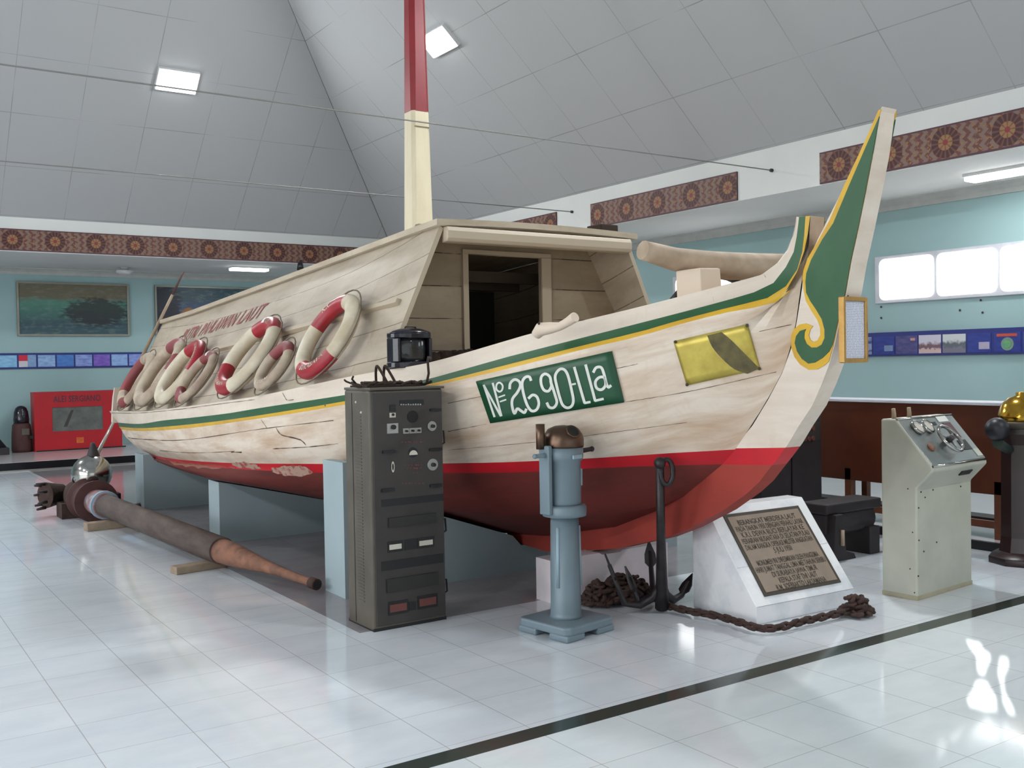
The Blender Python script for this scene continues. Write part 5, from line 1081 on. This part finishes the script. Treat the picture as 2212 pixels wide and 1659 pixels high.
for a in (.5, .5 + 2 * PI / 3, .5 + 4 * PI / 3): mb = MB().tube([T @ Vector((0, 0, -.01)), T @ Vector((math.cos(a) * .098, math.sin(a) * .098, 0))], .008, 6); build('spoke', mb, 'steel', wh, local=True)
mb = MB().tube([T @ Vector((0, 0, -.05)), T @ Vector((0, 0, .015))], .02, 12); build('hub', mb, 'machine', wh, local=True)
for u0, v0, u1, v1, m_ in ((.47, .33, .60, .375, 'letterwhite'), (.50, .19, .60, .32, mat('maroon_plate', (84, 30, 44), .3)), (.51, .09, .62, .17, 'black'), (.36, .31, .42, .335, 'black'), (.62, .03, .69, .09, 'console')):
    mb = MB(); cbox(mb, u0, v0, u1, v1, .004, .007); build('label_plate', mb, m_, co, local=True)
mb = MB(); cdisc(mb, .14, .14, [(.03, .004), (.026, .016), (.012, .02)], 16); build('pressure_button', mb, 'rustorange', co, local=True)
q = [Vector((cx0 + .42, cy0 - .085, .81)), Vector((cx0 + .56, cy0 - .085, .81)), Vector((cx0 + .56, cy0 - .06, .782)), Vector((cx0 + .42, cy0 - .06, .782))]; nn = Vector((0, -.7, -.7)) * .004
mb = MB().add([p + nn for p in q] + [p - nn for p in q], [(0, 1, 2, 3), (4, 5, 6, 7), (0, 1, 5, 4), (1, 2, 6, 5), (2, 3, 7, 6), (3, 0, 4, 7)]); build('slot', mb, 'black', co, local=True)
for u in (.06, .25): mb = MB().tube([(cx0 + u, cy0 + .19, 1.16), (cx0 + u, cy0 + .19, 1.2), (cx0 + u - .005, cy0 + .19, 1.235)], [.016, .014, .012], 10); build('fixing_stud', mb, 'wornwood', co, local=True)
mb = MB()
for u, z in ((.02, .60), (.02, .39), (.10, .60 + .06), (.24, .35), (.08, .31), (.05, .70), (.20, .70), (.56, .69), (.01, .16)): mb.ball((cx0 + u, cy0 - .001, z), .006, 0, 6)
for y, z in ((.03, .44), (.06, .72), (.05, .2), (.02, .05)): mb.ball((cx0 - .001, cy0 + y, z), .005, 0, 6)
build('rust_spot', mb, 'rust', co, local=True)
mb = MB(); cbox(mb, 0, 0, 0, 0, 0, 0)
build('skirting', bx(cx0 - .002, cy0 - .002, 0, cx0 + CW + .002, cy0 + .25, .03), mat('console_dirty_foot', (176, 168, 142), .6), co, .002, local=True)
# ------------------------------------------------------------------ binnacle at the right edge
bn = thing('ship_binnacle', 'dark mahogany binnacle with brass hood and black iron ball, at the right edge', 'binnacle', (7.43, 4.10, 0))
bxx, byy = 7.43, 4.10
mb = MB().lathe([(.24, 0), (.24, .05), (.20, .075), (.17, .09)], (bxx, byy, 0), 8); build('base', mb, 'darkwood', bn, .005)
mb = MB().lathe([(.165, .085), (.15, .2), (.145, .9), (.17, .98), (.17, 1.02)], (bxx, byy, 0), 8, smooth=False); build('pedestal', mb, 'darkwood', bn)
mb = MB().lathe([(.17, 1.02), (.185, 1.03), (.185, 1.06), (.175, 1.075)], (bxx, byy, 0), 32); build('compass_ring', mb, 'bronzedark', bn)
mb = MB().lathe([(.17, 1.075), (.165, 1.12), (.14, 1.2), (.09, 1.25), (.04, 1.265), (.04, 1.29), (.001, 1.295)], (bxx, byy, 0), 32); build('brass_hood', mb, 'brassgold', bn)
bc = Vector((7.03, 4.06, 1.035))
mb = MB().tube([Vector((bxx - .16, byy, .86)), Vector((bxx - .2, byy + .01, .88)), bc - Vector((0, 0, .1))], [.03, .035, .04], 12); arm = build('quadrantal_arm', mb, 'darkgreen', bn)
mb = MB().ball(bc, .085, 0, 22); build('iron_ball', mb, 'ironball', bn)
# ------------------------------------------------------------------ wooden counter on the platform
def counter(y0, y1, label, x=7.78):
    t = thing('wooden_counter', label, 'counter', (x + .15, (y0 + y1) / 2, .075), 0, 'brown counters along the right platform')
    build('front_panel', bx(x, y0, .44, x + .03, y1, 1.165), 'brownpanel', t, .003)
    build('top_board', bx(x - .02, y0 - .01, 1.165, x + .32, y1 + .01, 1.19), 'winframe', t, .004)
    n = max(2, int((y1 - y0) / 1.05) + 1)
    for i in range(n):
        yy = y0 + .06 + (y1 - y0 - .12) * i / (n - 1); build('leg', bx(x + .0, yy - .035, .075, x + .07, yy + .035, .55), 'brownleg', t, .004)
        build('leg', bx(x + .24, yy - .03, .075, x + .3, yy + .03, 1.165), 'brownleg', t, .004)
    build('lower_rail', bx(x + .02, y0 + .05, .16, x + .05, y1 - .05, .22), 'brownleg', t, .003)
    build('shelf', bx(x + .1, y0 + .05, .19, x + .3, y1 - .05, .23), 'machine', t)
    return t
counter(4.43, 7.45, 'long brown wooden counter on legs behind the control console'); counter(2.2, 4.38, 'brown wooden counter on legs at the right edge, behind the binnacle')
# dark cabinet behind the prow, and a low dark machine in front of the counter
d1 = thing('instrument_rack', 'dark grey steel instrument rack behind the red forefoot of the prow', 'cabinet', (6.95, 6.05, 0))
build('body', bx(6.55, 5.88, 0, 7.34, 6.3, 1.24), 'machine', d1, .01)
build('door_gap', bx(6.93, 5.872, .05, 6.94, 5.88, 1.2), 'black', d1)
for k in range(6): build('knob', MB().lathe([(.022, 0), (.02, -.02)], (6.98 + .055 * (k % 3) + .12, 5.88, .95 - .09 * (k // 3)), 12, axis=1), 'redbrown', d1)
build('switch_panel', bx(7.05, 5.872, .84, 7.31, 5.88, 1.0), 'radiofront', d1)
d2 = thing('winch_motor', 'low dark machine on a splayed foot between memorial and console', 'machine', (6.55, 5.1, 0))
mb = MB(); mb.box(6.32, 5.02, .36, 7.0, 5.28, .44); mb.box(6.35, 5.05, .2, 6.95, 5.25, .36); build('bed', mb, 'machine', d2, .012)
mb = MB().tube([(6.42, 5.15, .28), (6.95, 5.15, .28)], .11, 18); build('drum', mb, 'machine', d2)
mb = MB().prism([(6.22, 0), (6.62, 0), (6.60, .04), (6.50, .07), (6.47, .36), (6.38, .36), (6.35, .07), (6.24, .04)], 1, 4.98, 5.14); build('foot', mb, 'machine', d2, .006)
build('foot', bx(6.82, 5.0, 0, 6.95, 5.3, .22), 'machine', d2, .01)
mb = MB().tube([(6.44, 4.97, .24), (6.44, 4.97, .12)], .016, 8); build('lever', mb, 'wornwood', d2)
# framed notice hung on the stem
fr_ = thing('framed_notice', 'gilt-framed sheet of printed text hung on the front of the prow', 'notice', (4.325, 3.26, 1.72), math.radians(4))
mb = MB(); w2, h2 = .108, .166
for a in ((-w2, -h2, -w2 + .02, h2), (w2 - .02, -h2, w2, h2), (-w2 + .02, -h2, w2 - .02, -h2 + .02), (-w2 + .02, h2 - .02, w2 - .02, h2)): mb.box(a[0], -.018, a[1], a[2], .014, a[3])
build('frame', mb, 'gold', fr_, .003, local=True); build('printed_sheet', bx(-w2 + .018, -.008, -h2 + .018, w2 - .018, .012, h2 - .018), 'paper', fr_, local=True)
mb = MB().tube([(0, .02, h2 - .005), (.0, .03, h2 + .01), (.0, .045, h2 + .012)], .005, 6); build('hook', mb, 'black', fr_, local=True)

# ------------------------------------------------------------------ torpedo tube / old iron mast lying on the floor
Pn, Pf = on_z(480, 1190, .165), Vector((2.27, 10.75, .20))
pp = thing('iron_shaft', 'long rusty iron shaft with chrome dome head, lying on blocks left of the boat', 'machine part', (2.4, 9.2, 0))
mb = MB().tube([Pn, Pn.lerp(Pf, .5), Pf], [.105, .108, .11], 24); build('pipe', mb, 'pipe', pp)
tip = Vector((2.735, 6.50, .07)); pts = [Pn + (Pn - Pf).normalized() * -.06, Pn.lerp(tip, .18), Pn.lerp(tip, .42), Pn.lerp(tip, .65), Pn.lerp(tip, .96), tip]
mb = MB().tube(pts, [.100, .085, .054, .034, .026, .03], 20); sp_ = build('tapered_end', mb, 'rustorange', pp)
mb = MB().tube([tip + (Pn - tip).normalized() * .05, tip - (Pn - tip).normalized() * .02], .04, 12); build('end_collar', mb, 'rust', sp_)
mb = MB().tube([tip - (Pn - tip).normalized() * .021, tip - (Pn - tip).normalized() * .024], .03, 12); build('bore', mb, 'dark', sp_)
dr = (Pf - Pn).normalized()
def pf(t): return Pf + dr * t
mb = MB().tube([pf(-.02), pf(.34)], [.125, .13], 24); build('primed_sleeve', mb, 'pipepink', pp)
mb = MB().tube([pf(.0), pf(.05)], .145, 24); build('blue_band', mb, mat('faded_blue_band', (150, 168, 184), .6), pp)
mb = MB().tube([pf(.32), pf(.36), pf(.36), pf(.62), pf(.62), pf(.66)], [.22, .22, .185, .185, .22, .22], 26); build('flange', mb, 'rustred', pp)
mb = MB().tube([pf(.66), pf(.8), pf(1.05)], [.19, .2, .16], 24); mb.box(pf(.7).x - .25, pf(.7).y, .0, pf(.7).x + .02, pf(.7).y + .3, .16); build('gear_case', mb, 'rust', pp)
gc = on_y(198, 1024, 11.55); mb = MB().ball(gc, .21, 0, 28); ch_ = build('chrome_dome', mb, 'chrome', pp)
mb = MB().lathe([(.1, .15), (.075, .2), (.06, .24), (.03, .33), (.02, .36)], gc + Vector((.02, 0, -.02)), 20); build('dome_neck', mb, 'machine', ch_)
r0, r1 = on_y(208, 985, 11.6), on_y(244, 914, 12.0); mb = MB().tube([r0 - (r1 - r0) * .1, r0.lerp(r1, .5), r1], [.022, .018, .016], 10); build('rod', mb, 'silver', pp)
vc = pf(1.0) + Vector((-.24, .1, .02)); mb = MB().tube([vc + Vector((.1, 0, 0)), vc + Vector((-.08, -.05, 0)), vc + Vector((-.09, -.055, 0))], [.1, .14, .14], 20); side = build('side_valve', mb, 'rust', pp)
for k in range(7):
    a = k * .9; mb = MB().tube([vc + Vector((-.10, -.06 + .13 * math.cos(a), .13 * math.sin(a))), vc + Vector((-.19, -.1 + .14 * math.cos(a), .14 * math.sin(a)))], [.02, .012], 8); build('bolt', mb, 'machine', side)
mb = bx(pf(.85).x + .2, pf(.85).y + .1, .0, pf(.85).x + .42, pf(.85).y + .35, .2); build('mounting_plate', mb, 'machine', pp, .01)
mb = MB().tube([pf(-.6) + Vector((.1, 0, .04)), pf(-.6) + Vector((.16, 0, .05))], .03, 10); build('lug', mb, 'machine', pp)
def blk(x, y, l, w, h, rz, label):
    t = bx(-l / 2, -w / 2, 0, l / 2, w / 2, h); t.xform(Matrix.Translation((x, y, 0)) @ Matrix.Rotation(rz, 4, 'Z')); o = build('timber_block', t, 'block', None, .006); tag(o, label, 'block', 'timber blocks under the iron shaft'); return o
blk(Pn.x - .12, Pn.y + .2, .42, .12, .058, math.radians(8), 'pale timber block under the near end of the iron shaft')
blk(2.27, 10.5, .5, .14, .078, math.radians(4), 'timber block under the far end of the iron shaft')
# ------------------------------------------------------------------ friezes on the fascias
def frieze_right(y0, y1, yc, label):
    mb = MB(); x = XF - .02; z0, z1 = 3.47, 3.81
    mb.add([(x, y0, z0), (x, y1, z0), (x, y1, z1), (x, y0, z1)], [(0, 1, 2, 3)], 0, False, [[(y0 - yc + .31, 0), (y1 - yc + .31, 0), (y1 - yc + .31, .34), (y0 - yc + .31, .34)]])
    mb.add([(x, y0, z0), (x, y1, z0), (x, y1, z1), (x, y0, z1), (XF, y0, z0), (XF, y1, z0), (XF, y1, z1), (XF, y0, z1)], [(0, 1, 5, 4), (1, 2, 6, 5), (2, 3, 7, 6), (3, 0, 4, 7)], 1, False)
    for e in range(len(mb.uv)):
        if mb.uv[e] is None: mb.uv[e] = [(0, .0)] * 4
    o = build('carved_frieze', mb, ['frieze', 'friezeedge']); return tag(o, label, 'frieze panel', 'red-brown friezes round the ceiling')
frieze_right(3.6, 7.182, 6.93, 'red-brown frieze panel with round flowers, at the right edge behind the prow tip')
frieze_right(8.392, 11.174, 11.02, 'red-brown frieze panel with five flowers, above the right end of the cabin roof')
frieze_right(11.99, 15.0, 11.99 + .15 + .62, 'red-brown frieze panel mostly hidden behind the cabin roof')
mb = MB(); y = YF - .02; z0, z1 = 3.475, 3.815; a, b = -8.6, 8.75; c = 2.40
mb.add([(a, y, z0), (b, y, z0), (b, y, z1), (a, y, z1)], [(0, 1, 2, 3)], 0, False, [[(a - c + .31, 0), (b - c + .31, 0), (b - c + .31, .34), (a - c + .31, .34)]])
mb.add([(a, y, z0), (b, y, z0), (b, y, z1), (a, y, z1), (a, YF, z0), (b, YF, z0), (b, YF, z1), (a, YF, z1)], [(0, 1, 5, 4), (1, 2, 6, 5), (2, 3, 7, 6), (3, 0, 4, 7)], 1)
for e in range(len(mb.uv)):
    if mb.uv[e] is None: mb.uv[e] = [(0, .0)] * 4
tag(build('carved_frieze', mb, ['frieze', 'friezeedge']), 'long red-brown frieze with round flowers across the back of the hall, upper left', 'frieze panel', 'red-brown friezes round the ceiling')
# ------------------------------------------------------------------ picture boards
t = thing('photo_board', 'long navy blue board of small pictures on the back wall, left of the boat', 'display board', (5, YW - .03, 1.76), 0, 'blue picture boards')
build('board', bx(0.6, YW - .03, 1.615, 9.8, YW, 1.905), 'blue', t, .003)
cells = [((150, 200, 232), (116, 176, 224)), ((220, 40, 70), (214, 214, 220)), ((160, 194, 232), (116, 156, 210)), ((80, 136, 210), (70, 116, 196)), ((146, 172, 226), (116, 130, 206)), ((120, 84, 190), (134, 110, 200)), ((156, 190, 234), (124, 164, 222)), ((150, 166, 228), (112, 140, 212))]
xs_ = [2.5, 2.825, 3.145, 3.465, 3.785, 4.1, 4.42, 4.74]
import itertools
k = 0; x = 2.825 - .322 * 6
while x < 9.5:
    i = round((x - 2.5) / .322) % 8; ca, cb = cells[i]
    if abs(x - 2.825) < .02:
        q = build('picture', bx(x + .15, YW - .036, 1.65, x + .29, YW - .03, 1.87), pic('flag_card_sea', (120, 160, 206), (150, 176, 210)), t); build('red_card', bx(x + .0, YW - .036, 1.76, x + .148, YW - .03, 1.87), mat('card_red', (212, 38, 66), .4), q); build('white_card', bx(x, YW - .036, 1.65, x + .148, YW - .03, 1.76), mat('card_white', (214, 214, 220), .4), q)
    else: build('picture', bx(x, YW - .036, 1.65, x + .292, YW - .03, 1.865), pic('picture_%d' % k, ca, cb), t)
    x += .322; k += 1
t = thing('photo_board', 'long navy blue board of small pictures on the right wall, right of the framed notice', 'display board', (XW - .04, 6.5, 1.73), 0, 'blue picture boards')
build('board', bx(XW - .04, 3.2, 1.58, XW, 9.6, 1.87), 'blue', t, .003)
def pr_(y0, y1, m, name='picture', par=None, z0=1.605, z1=1.82, d=.046): return build(name, bx(XW - d, y0, z0, XW - .04 if d < .05 else XW - .045, y1, z1), m, par or t)
navy = pic('picture_navy', (46, 66, 150), (36, 50, 130))
p = pr_(7.44, 7.737, navy); build('ship_photo', bx(XW - .05, 7.46, 1.64, XW - .046, 7.58, 1.71), mat('grey_ship', (120, 140, 180), .4), p)
p = pr_(7.129, 7.42, pic('picture_dusk', (84, 84, 140), (64, 64, 120))); build('small_flag', bx(XW - .05, 7.16, 1.76, XW - .046, 7.22, 1.79), mat('pale_dot', (206, 150, 150), .4), p)
def sky(name, a, b, c, z): 
    g = G(name); v = g.coord(); sx, sy, sz = g.sep(v); n = g.noise(g.scale(v, (1, 6, 6)), 3, 4)
    zz = g.math('ADD', sz, g.math('MULTIPLY', g.math('SUBTRACT', n, .5), .12)); off = z
    g.col(g.mix(g.ramp(zz, off - .02, off + .02), g.mix(g.ramp(zz, off - .07, off - .05), lin(c), lin(b)), lin(a))); g.b.inputs['Roughness'].default_value = .35; return g.m
pr_(6.826, 7.111, sky('picture_sunset_boat', (206, 204, 220), (120, 90, 100), (206, 180, 180), -.01)); pr_(6.519, 6.803, sky('picture_grey_coast', (206, 212, 214), (96, 104, 116), (120, 120, 136), .0))
p = pr_(6.219, 6.496, navy); build('ship_photo', bx(XW - .05, 6.235, 1.64, XW - .046, 6.36, 1.72), mat('pale_ship', (176, 170, 196), .4), p)
p = pr_(5.881, 6.182, navy); build('orange_heading', bx(XW - .05, 5.92, 1.775, XW - .046, 6.15, 1.805), mat('orange_heading', (206, 84, 66), .4), p)
mb = MB().lathe([(.074, 0), (.07, -.006)], (XW - .046, 6.03, 1.69), 24, axis=0); e_ = build('round_emblem', mb, mat('emblem_rim', (120, 150, 140), .4), p); mb = MB().lathe([(.045, -.006), (.043, -.009)], (XW - .046, 6.03, 1.69), 20, axis=0); build('emblem_centre', mb, mat('emblem_green', (64, 160, 130), .4, c2=(150, 180, 90), nscale=20), e_)
for k in range(5): pr_(5.56 - .31 * k, 5.85 - .31 * k, pic('picture_b%d' % k, ((86, 120, 180), (150, 160, 190), (60, 80, 150))[k % 3], (60, 80, 150)))
for k in range(5): pr_(7.76 + .31 * k, 8.05 + .31 * k, pic('picture_c%d' % k, ((150, 160, 190), (60, 80, 150))[k % 2], (50, 70, 140)))
# paintings on the back wall
for nm, lab, x0, x1, m_ in (('painting', 'green seascape painting in a thin frame on the back wall, the farther left', 2.82, 4.78, 'sea1'), ('painting', 'dark blue painting in a thin frame partly hidden behind the boat cabin', 5.27, 7.22, 'sea2')):
    t = thing(nm, lab, 'painting', ((x0 + x1) / 2, YW - .05, 2.21), 0, 'paintings on the back wall'); z0, z1 = 2.215, 3.215; w = .035; mb = MB()
    for a in ((x0, z0, x1, z0 + w), (x0, z1 - w, x1, z1), (x0, z0 + w, x0 + w, z1 - w), (x1 - w, z0 + w, x1, z1 - w)): mb.box(a[0], YW - .055, a[1], a[2], YW, a[3])
    build('frame', mb, 'silverframe', t, .005)
    cv_ = build('canvas', bx(0, -.012, 0, x1 - x0 - w * 1.6, .012, z1 - z0 - w * 1.6), m_, t, local=True); cv_.location = Vector((x0 + w * .8, YW - .022, z0 + w * .8)) - ORIG[t]
# orange flash in the second painting
g = M['sea2']
# red display case on the back platform
t = thing('red_display_case', 'bright red display case with a grey window on the back platform', 'display case', (3.67, 19.45, .14), 0)
cx0_, cx1_, cyf, cyb, cz0, cz1 = 2.94, 4.42, 19.4, 19.75, .14, 1.195
wx0, wx1, wz0, wz1 = 3.235, 4.09, .485, .915
mb = bx(cx0_, cyf, cz0, wx0, cyb, cz1); mb.box(wx1, cyf, cz0, cx1_, cyb, cz1); mb.box(wx0, cyf, wz1, wx1, cyb, cz1); mb.box(wx0, cyf, cz0, wx1, cyb, wz0); mb.box(wx0, cyb - .05, wz0, wx1, cyb, wz1)
build('case', mb, 'brightred', t)
gl = build('window', bx(wx0, cyf + .012, wz0, wx1, cyf + .03, wz1), 'glassgrey', t)
mb = MB().prism([(3.42, .56), (3.48, .56), (3.6, .86), (3.55, .86)], 1, cyf + .008, cyf + .0115); build('dark_outline', mb, 'radiofront', gl)
mb = MB(); put_text(mb, 'ALEI SERGIANO', .16, lambda u, v: Vector((3.66 + u, cyf - .004, 1.01 + v)), 0, 'CENTER', .80); q = build('lettering', mb, 'friezeedge', t); q['label'] = 'faint dark capital lettering'
build('yellow_label', bx(3.63, cyf - .006, .26, 3.75, cyf, .36), mat('orange_label', (206, 120, 40), .5, c2=(190, 60, 40), nscale=30), t)
build('plinth', bx(cx0_ + .02, cyf - .01, cz0, cx1_ + .06, cyf, cz0 + .02), 'black', t)
# brown diver's or signal lamp left of it, and a black cannon-like object at the edge of the frame
t = thing('brown_instrument', 'brown drum-shaped instrument with a shiny black domed top, left of the red case', 'instrument', (2.76, 19.6, .14))
mb = MB().lathe([(.16, .14), (.17, .2), (.165, .45), (.15, .62), (.12, .66)], (2.76, 19.6, 0), 20); build('drum', mb, 'rustred', t)
mb = MB().lathe([(.125, .65), (.13, .72), (.115, .85), (.09, .92), (.05, .955), (.001, .965)], (2.76, 19.6, 0), 20); build('dome', mb, 'blackgloss', t)
build('nameplate', bx(2.74, 19.425, .45, 2.86, 19.44, .56), 'radio', t); build('latch', bx(2.86, 19.44, .38, 2.93, 19.47, .43), 'black', t)
t = thing('black_barrel', 'black tilted barrel-shaped object at the left edge, on the back platform', 'instrument', (2.25, 19.3, .14))
mb = MB().tube([(2.02, 19.3, .72), (2.2, 19.3, .45), (2.4, 19.3, .22)], [.1, .12, .09], 16); build('barrel', mb, 'ironball', t); build('cradle', bx(2.05, 19.15, .14, 2.5, 19.45, .26), 'machine', t, .01)
# ------------------------------------------------------------------ lamps
def ceiling_lamp(name, P, ex, ey, w, h, label, power):
    ex = ex.normalized(); ey = ey.normalized(); nrm = ex.cross(ey).normalized()
    if nrm.z > 0: nrm = -nrm
    m = Matrix((ex, ey, nrm)).transposed().to_4x4(); m.translation = P
    o = thing(name, label, 'ceiling light', P, 0, 'lit lamps on the hall ceiling'); o.matrix_world = m
    build('frame', bx(-w / 2 - .02, -h / 2 - .02, -.01, w / 2 + .02, h / 2 + .02, .05), 'lampframe', o, .004, local=True)
    build('diffuser', bx(-w / 2, -h / 2, .045, w / 2, h / 2, .075), 'tube', o, .008, local=True)
    l = bpy.data.lights.new('lamp_light', 'AREA'); l.shape = 'RECTANGLE'; l.size = w; l.size_y = h; l.energy = power; l.color = (.95, .98, 1)
    lo = bpy.data.objects.new('lamp_light', l); COL.objects.link(lo); lo.parent = o; lo.location = (0, 0, .085); lo.rotation_euler = (PI, 0, 0)
    return o
UP = math.sqrt(1 + SL * SL)
def zL(y): return ZE + SL * (YF - y)
def zR(x): return ZE + SL * (XF - x)
ceiling_lamp('ceiling_lamp', Vector((4.42, 15.36, zL(15.36))), Vector((1, 0, 0)), Vector((0, -1, SL)), .57, .33, 'bright square lamp on the ceiling, left of the mast', 120)
ceiling_lamp('ceiling_lamp', Vector((6.895, 11.74, zR(6.895))), Vector((0, 1, 0)), Vector((-1, 0, SL)), .60, .30, 'bright square lamp on the ceiling, just right of the red mast', 120)
# unseen lamps added to brighten the floor, repeating the two in view
for i, (x, y, side) in enumerate(((6.895, 5.6, 'R'), (6.895, -.6, 'R'), (-6.9, 11.7, 'Q'), (-6.9, 5.6, 'Q'), (-6.9, -.6, 'Q'), (-1.6, 15.36, 'L'))):
    lab = 'unseen square lamp added on the ceiling to brighten the floor, ' + ('right slope, middle', 'right slope, front', 'left slope, back', 'left slope, middle', 'left slope, front', 'back slope, left')[i]
    if side == 'L': ceiling_lamp('ceiling_lamp', Vector((x, y, zL(y))), Vector((1, 0, 0)), Vector((0, -1, SL)), .57, .33, lab, 150)
    else: ceiling_lamp('ceiling_lamp', Vector((x, y, zR(abs(x)))), Vector((0, 1, 0)), Vector((-1 if side == 'R' else 1, 0, SL)), .60, .30, lab, 150)
def soffit_lamp(x, y, l, w, along, label):
    o = thing('soffit_lamp', label, 'ceiling light', (x, y, ZS), 0, 'lit lamps under the aisle ceilings')
    a, b = (l, w) if along == 'x' else (w, l)
    build('frame', bx(x - a / 2, y - b / 2, ZS - .03, x + a / 2, y + b / 2, ZS), 'lampframe', o)
    build('diffuser', bx(x - a / 2 + .01, y - b / 2 + .01, ZS - .075, x + a / 2 - .01, y + b / 2 - .01, ZS - .03), 'tubesoft', o, .01)
    q = bpy.data.lights.new('lamp_light', 'AREA'); q.shape = 'RECTANGLE'; q.size = a; q.size_y = b; q.energy = 15; lo = bpy.data.objects.new('lamp_light', q); COL.objects.link(lo); lo.location = (x, y, ZS - .09)
    lo.parent = o; lo.location = (0, 0, -.09)
soffit_lamp(9.92, 5.4, 1.25, .22, 'y', 'lit strip lamp under the right aisle ceiling, at the right edge'); soffit_lamp(6.55, 18.4, .72, .24, 'x', 'lit strip lamp under the back aisle ceiling, behind the cabin')
soffit_lamp(9.92, 14.4, 1.25, .22, 'y', 'strip lamp of the right aisle hidden by the boat cabin')
p = on_z(269, 578, ZS); t = thing('dome_lamp', 'small unlit white dome lamp under the back aisle ceiling', 'ceiling light', (p.x, p.y, ZS))
p = Vector((p.x, min(p.y, YW - .3), ZS)); mb = MB().lathe([(.06, 0), (.06, -.04), (.14, -.05), (.16, -.08), (.10, -.12), (.001, -.135)], p, 20); t.location = p; ORIG[t] = p.copy(); build('shade', mb, 'lampframe', t); build('rose', MB().lathe([(.07, .0), (.07, -.02)], p, 16), 'white', t)
p = on_z(650, 572, ZS - .08); p.y = min(p.y, YW - .25); t = thing('spotlight', 'small black spotlight under the back aisle ceiling beside the cabin roof', 'spotlight', (p.x, p.y, ZS))
build('bracket', MB().tube([(p.x, p.y, ZS + .002), (p.x, p.y, ZS - .07)], .03, 8), 'black', t); build('can', MB().tube([(p.x - .02, p.y - .02, ZS - .06), (p.x - .05, p.y - .09, ZS - .17)], [.045, .06], 12), 'black', t)
# ------------------------------------------------------------------ tie rods across the hall
for y, z, lab in ((7.862, 3.735, 'nearer thin steel tie rod across the hall, crossing the cream mast'), (11.612, 3.76, 'farther thin steel tie rod across the hall, low over the cabin roof')):
    t = thing('tie_rod', lab, 'tie rod', (XF, y, z), 0, 'steel tie rods'); build('rod', MB().tube([(XL, y, z), (2, y, z + .005), (XF - .02, y, z)], .0065, 8), 'lampframe2', t); build('anchor_cap', MB().tube([(XF - .03, y, z), (XF, y, z)], .02, 10), 'machine', t)
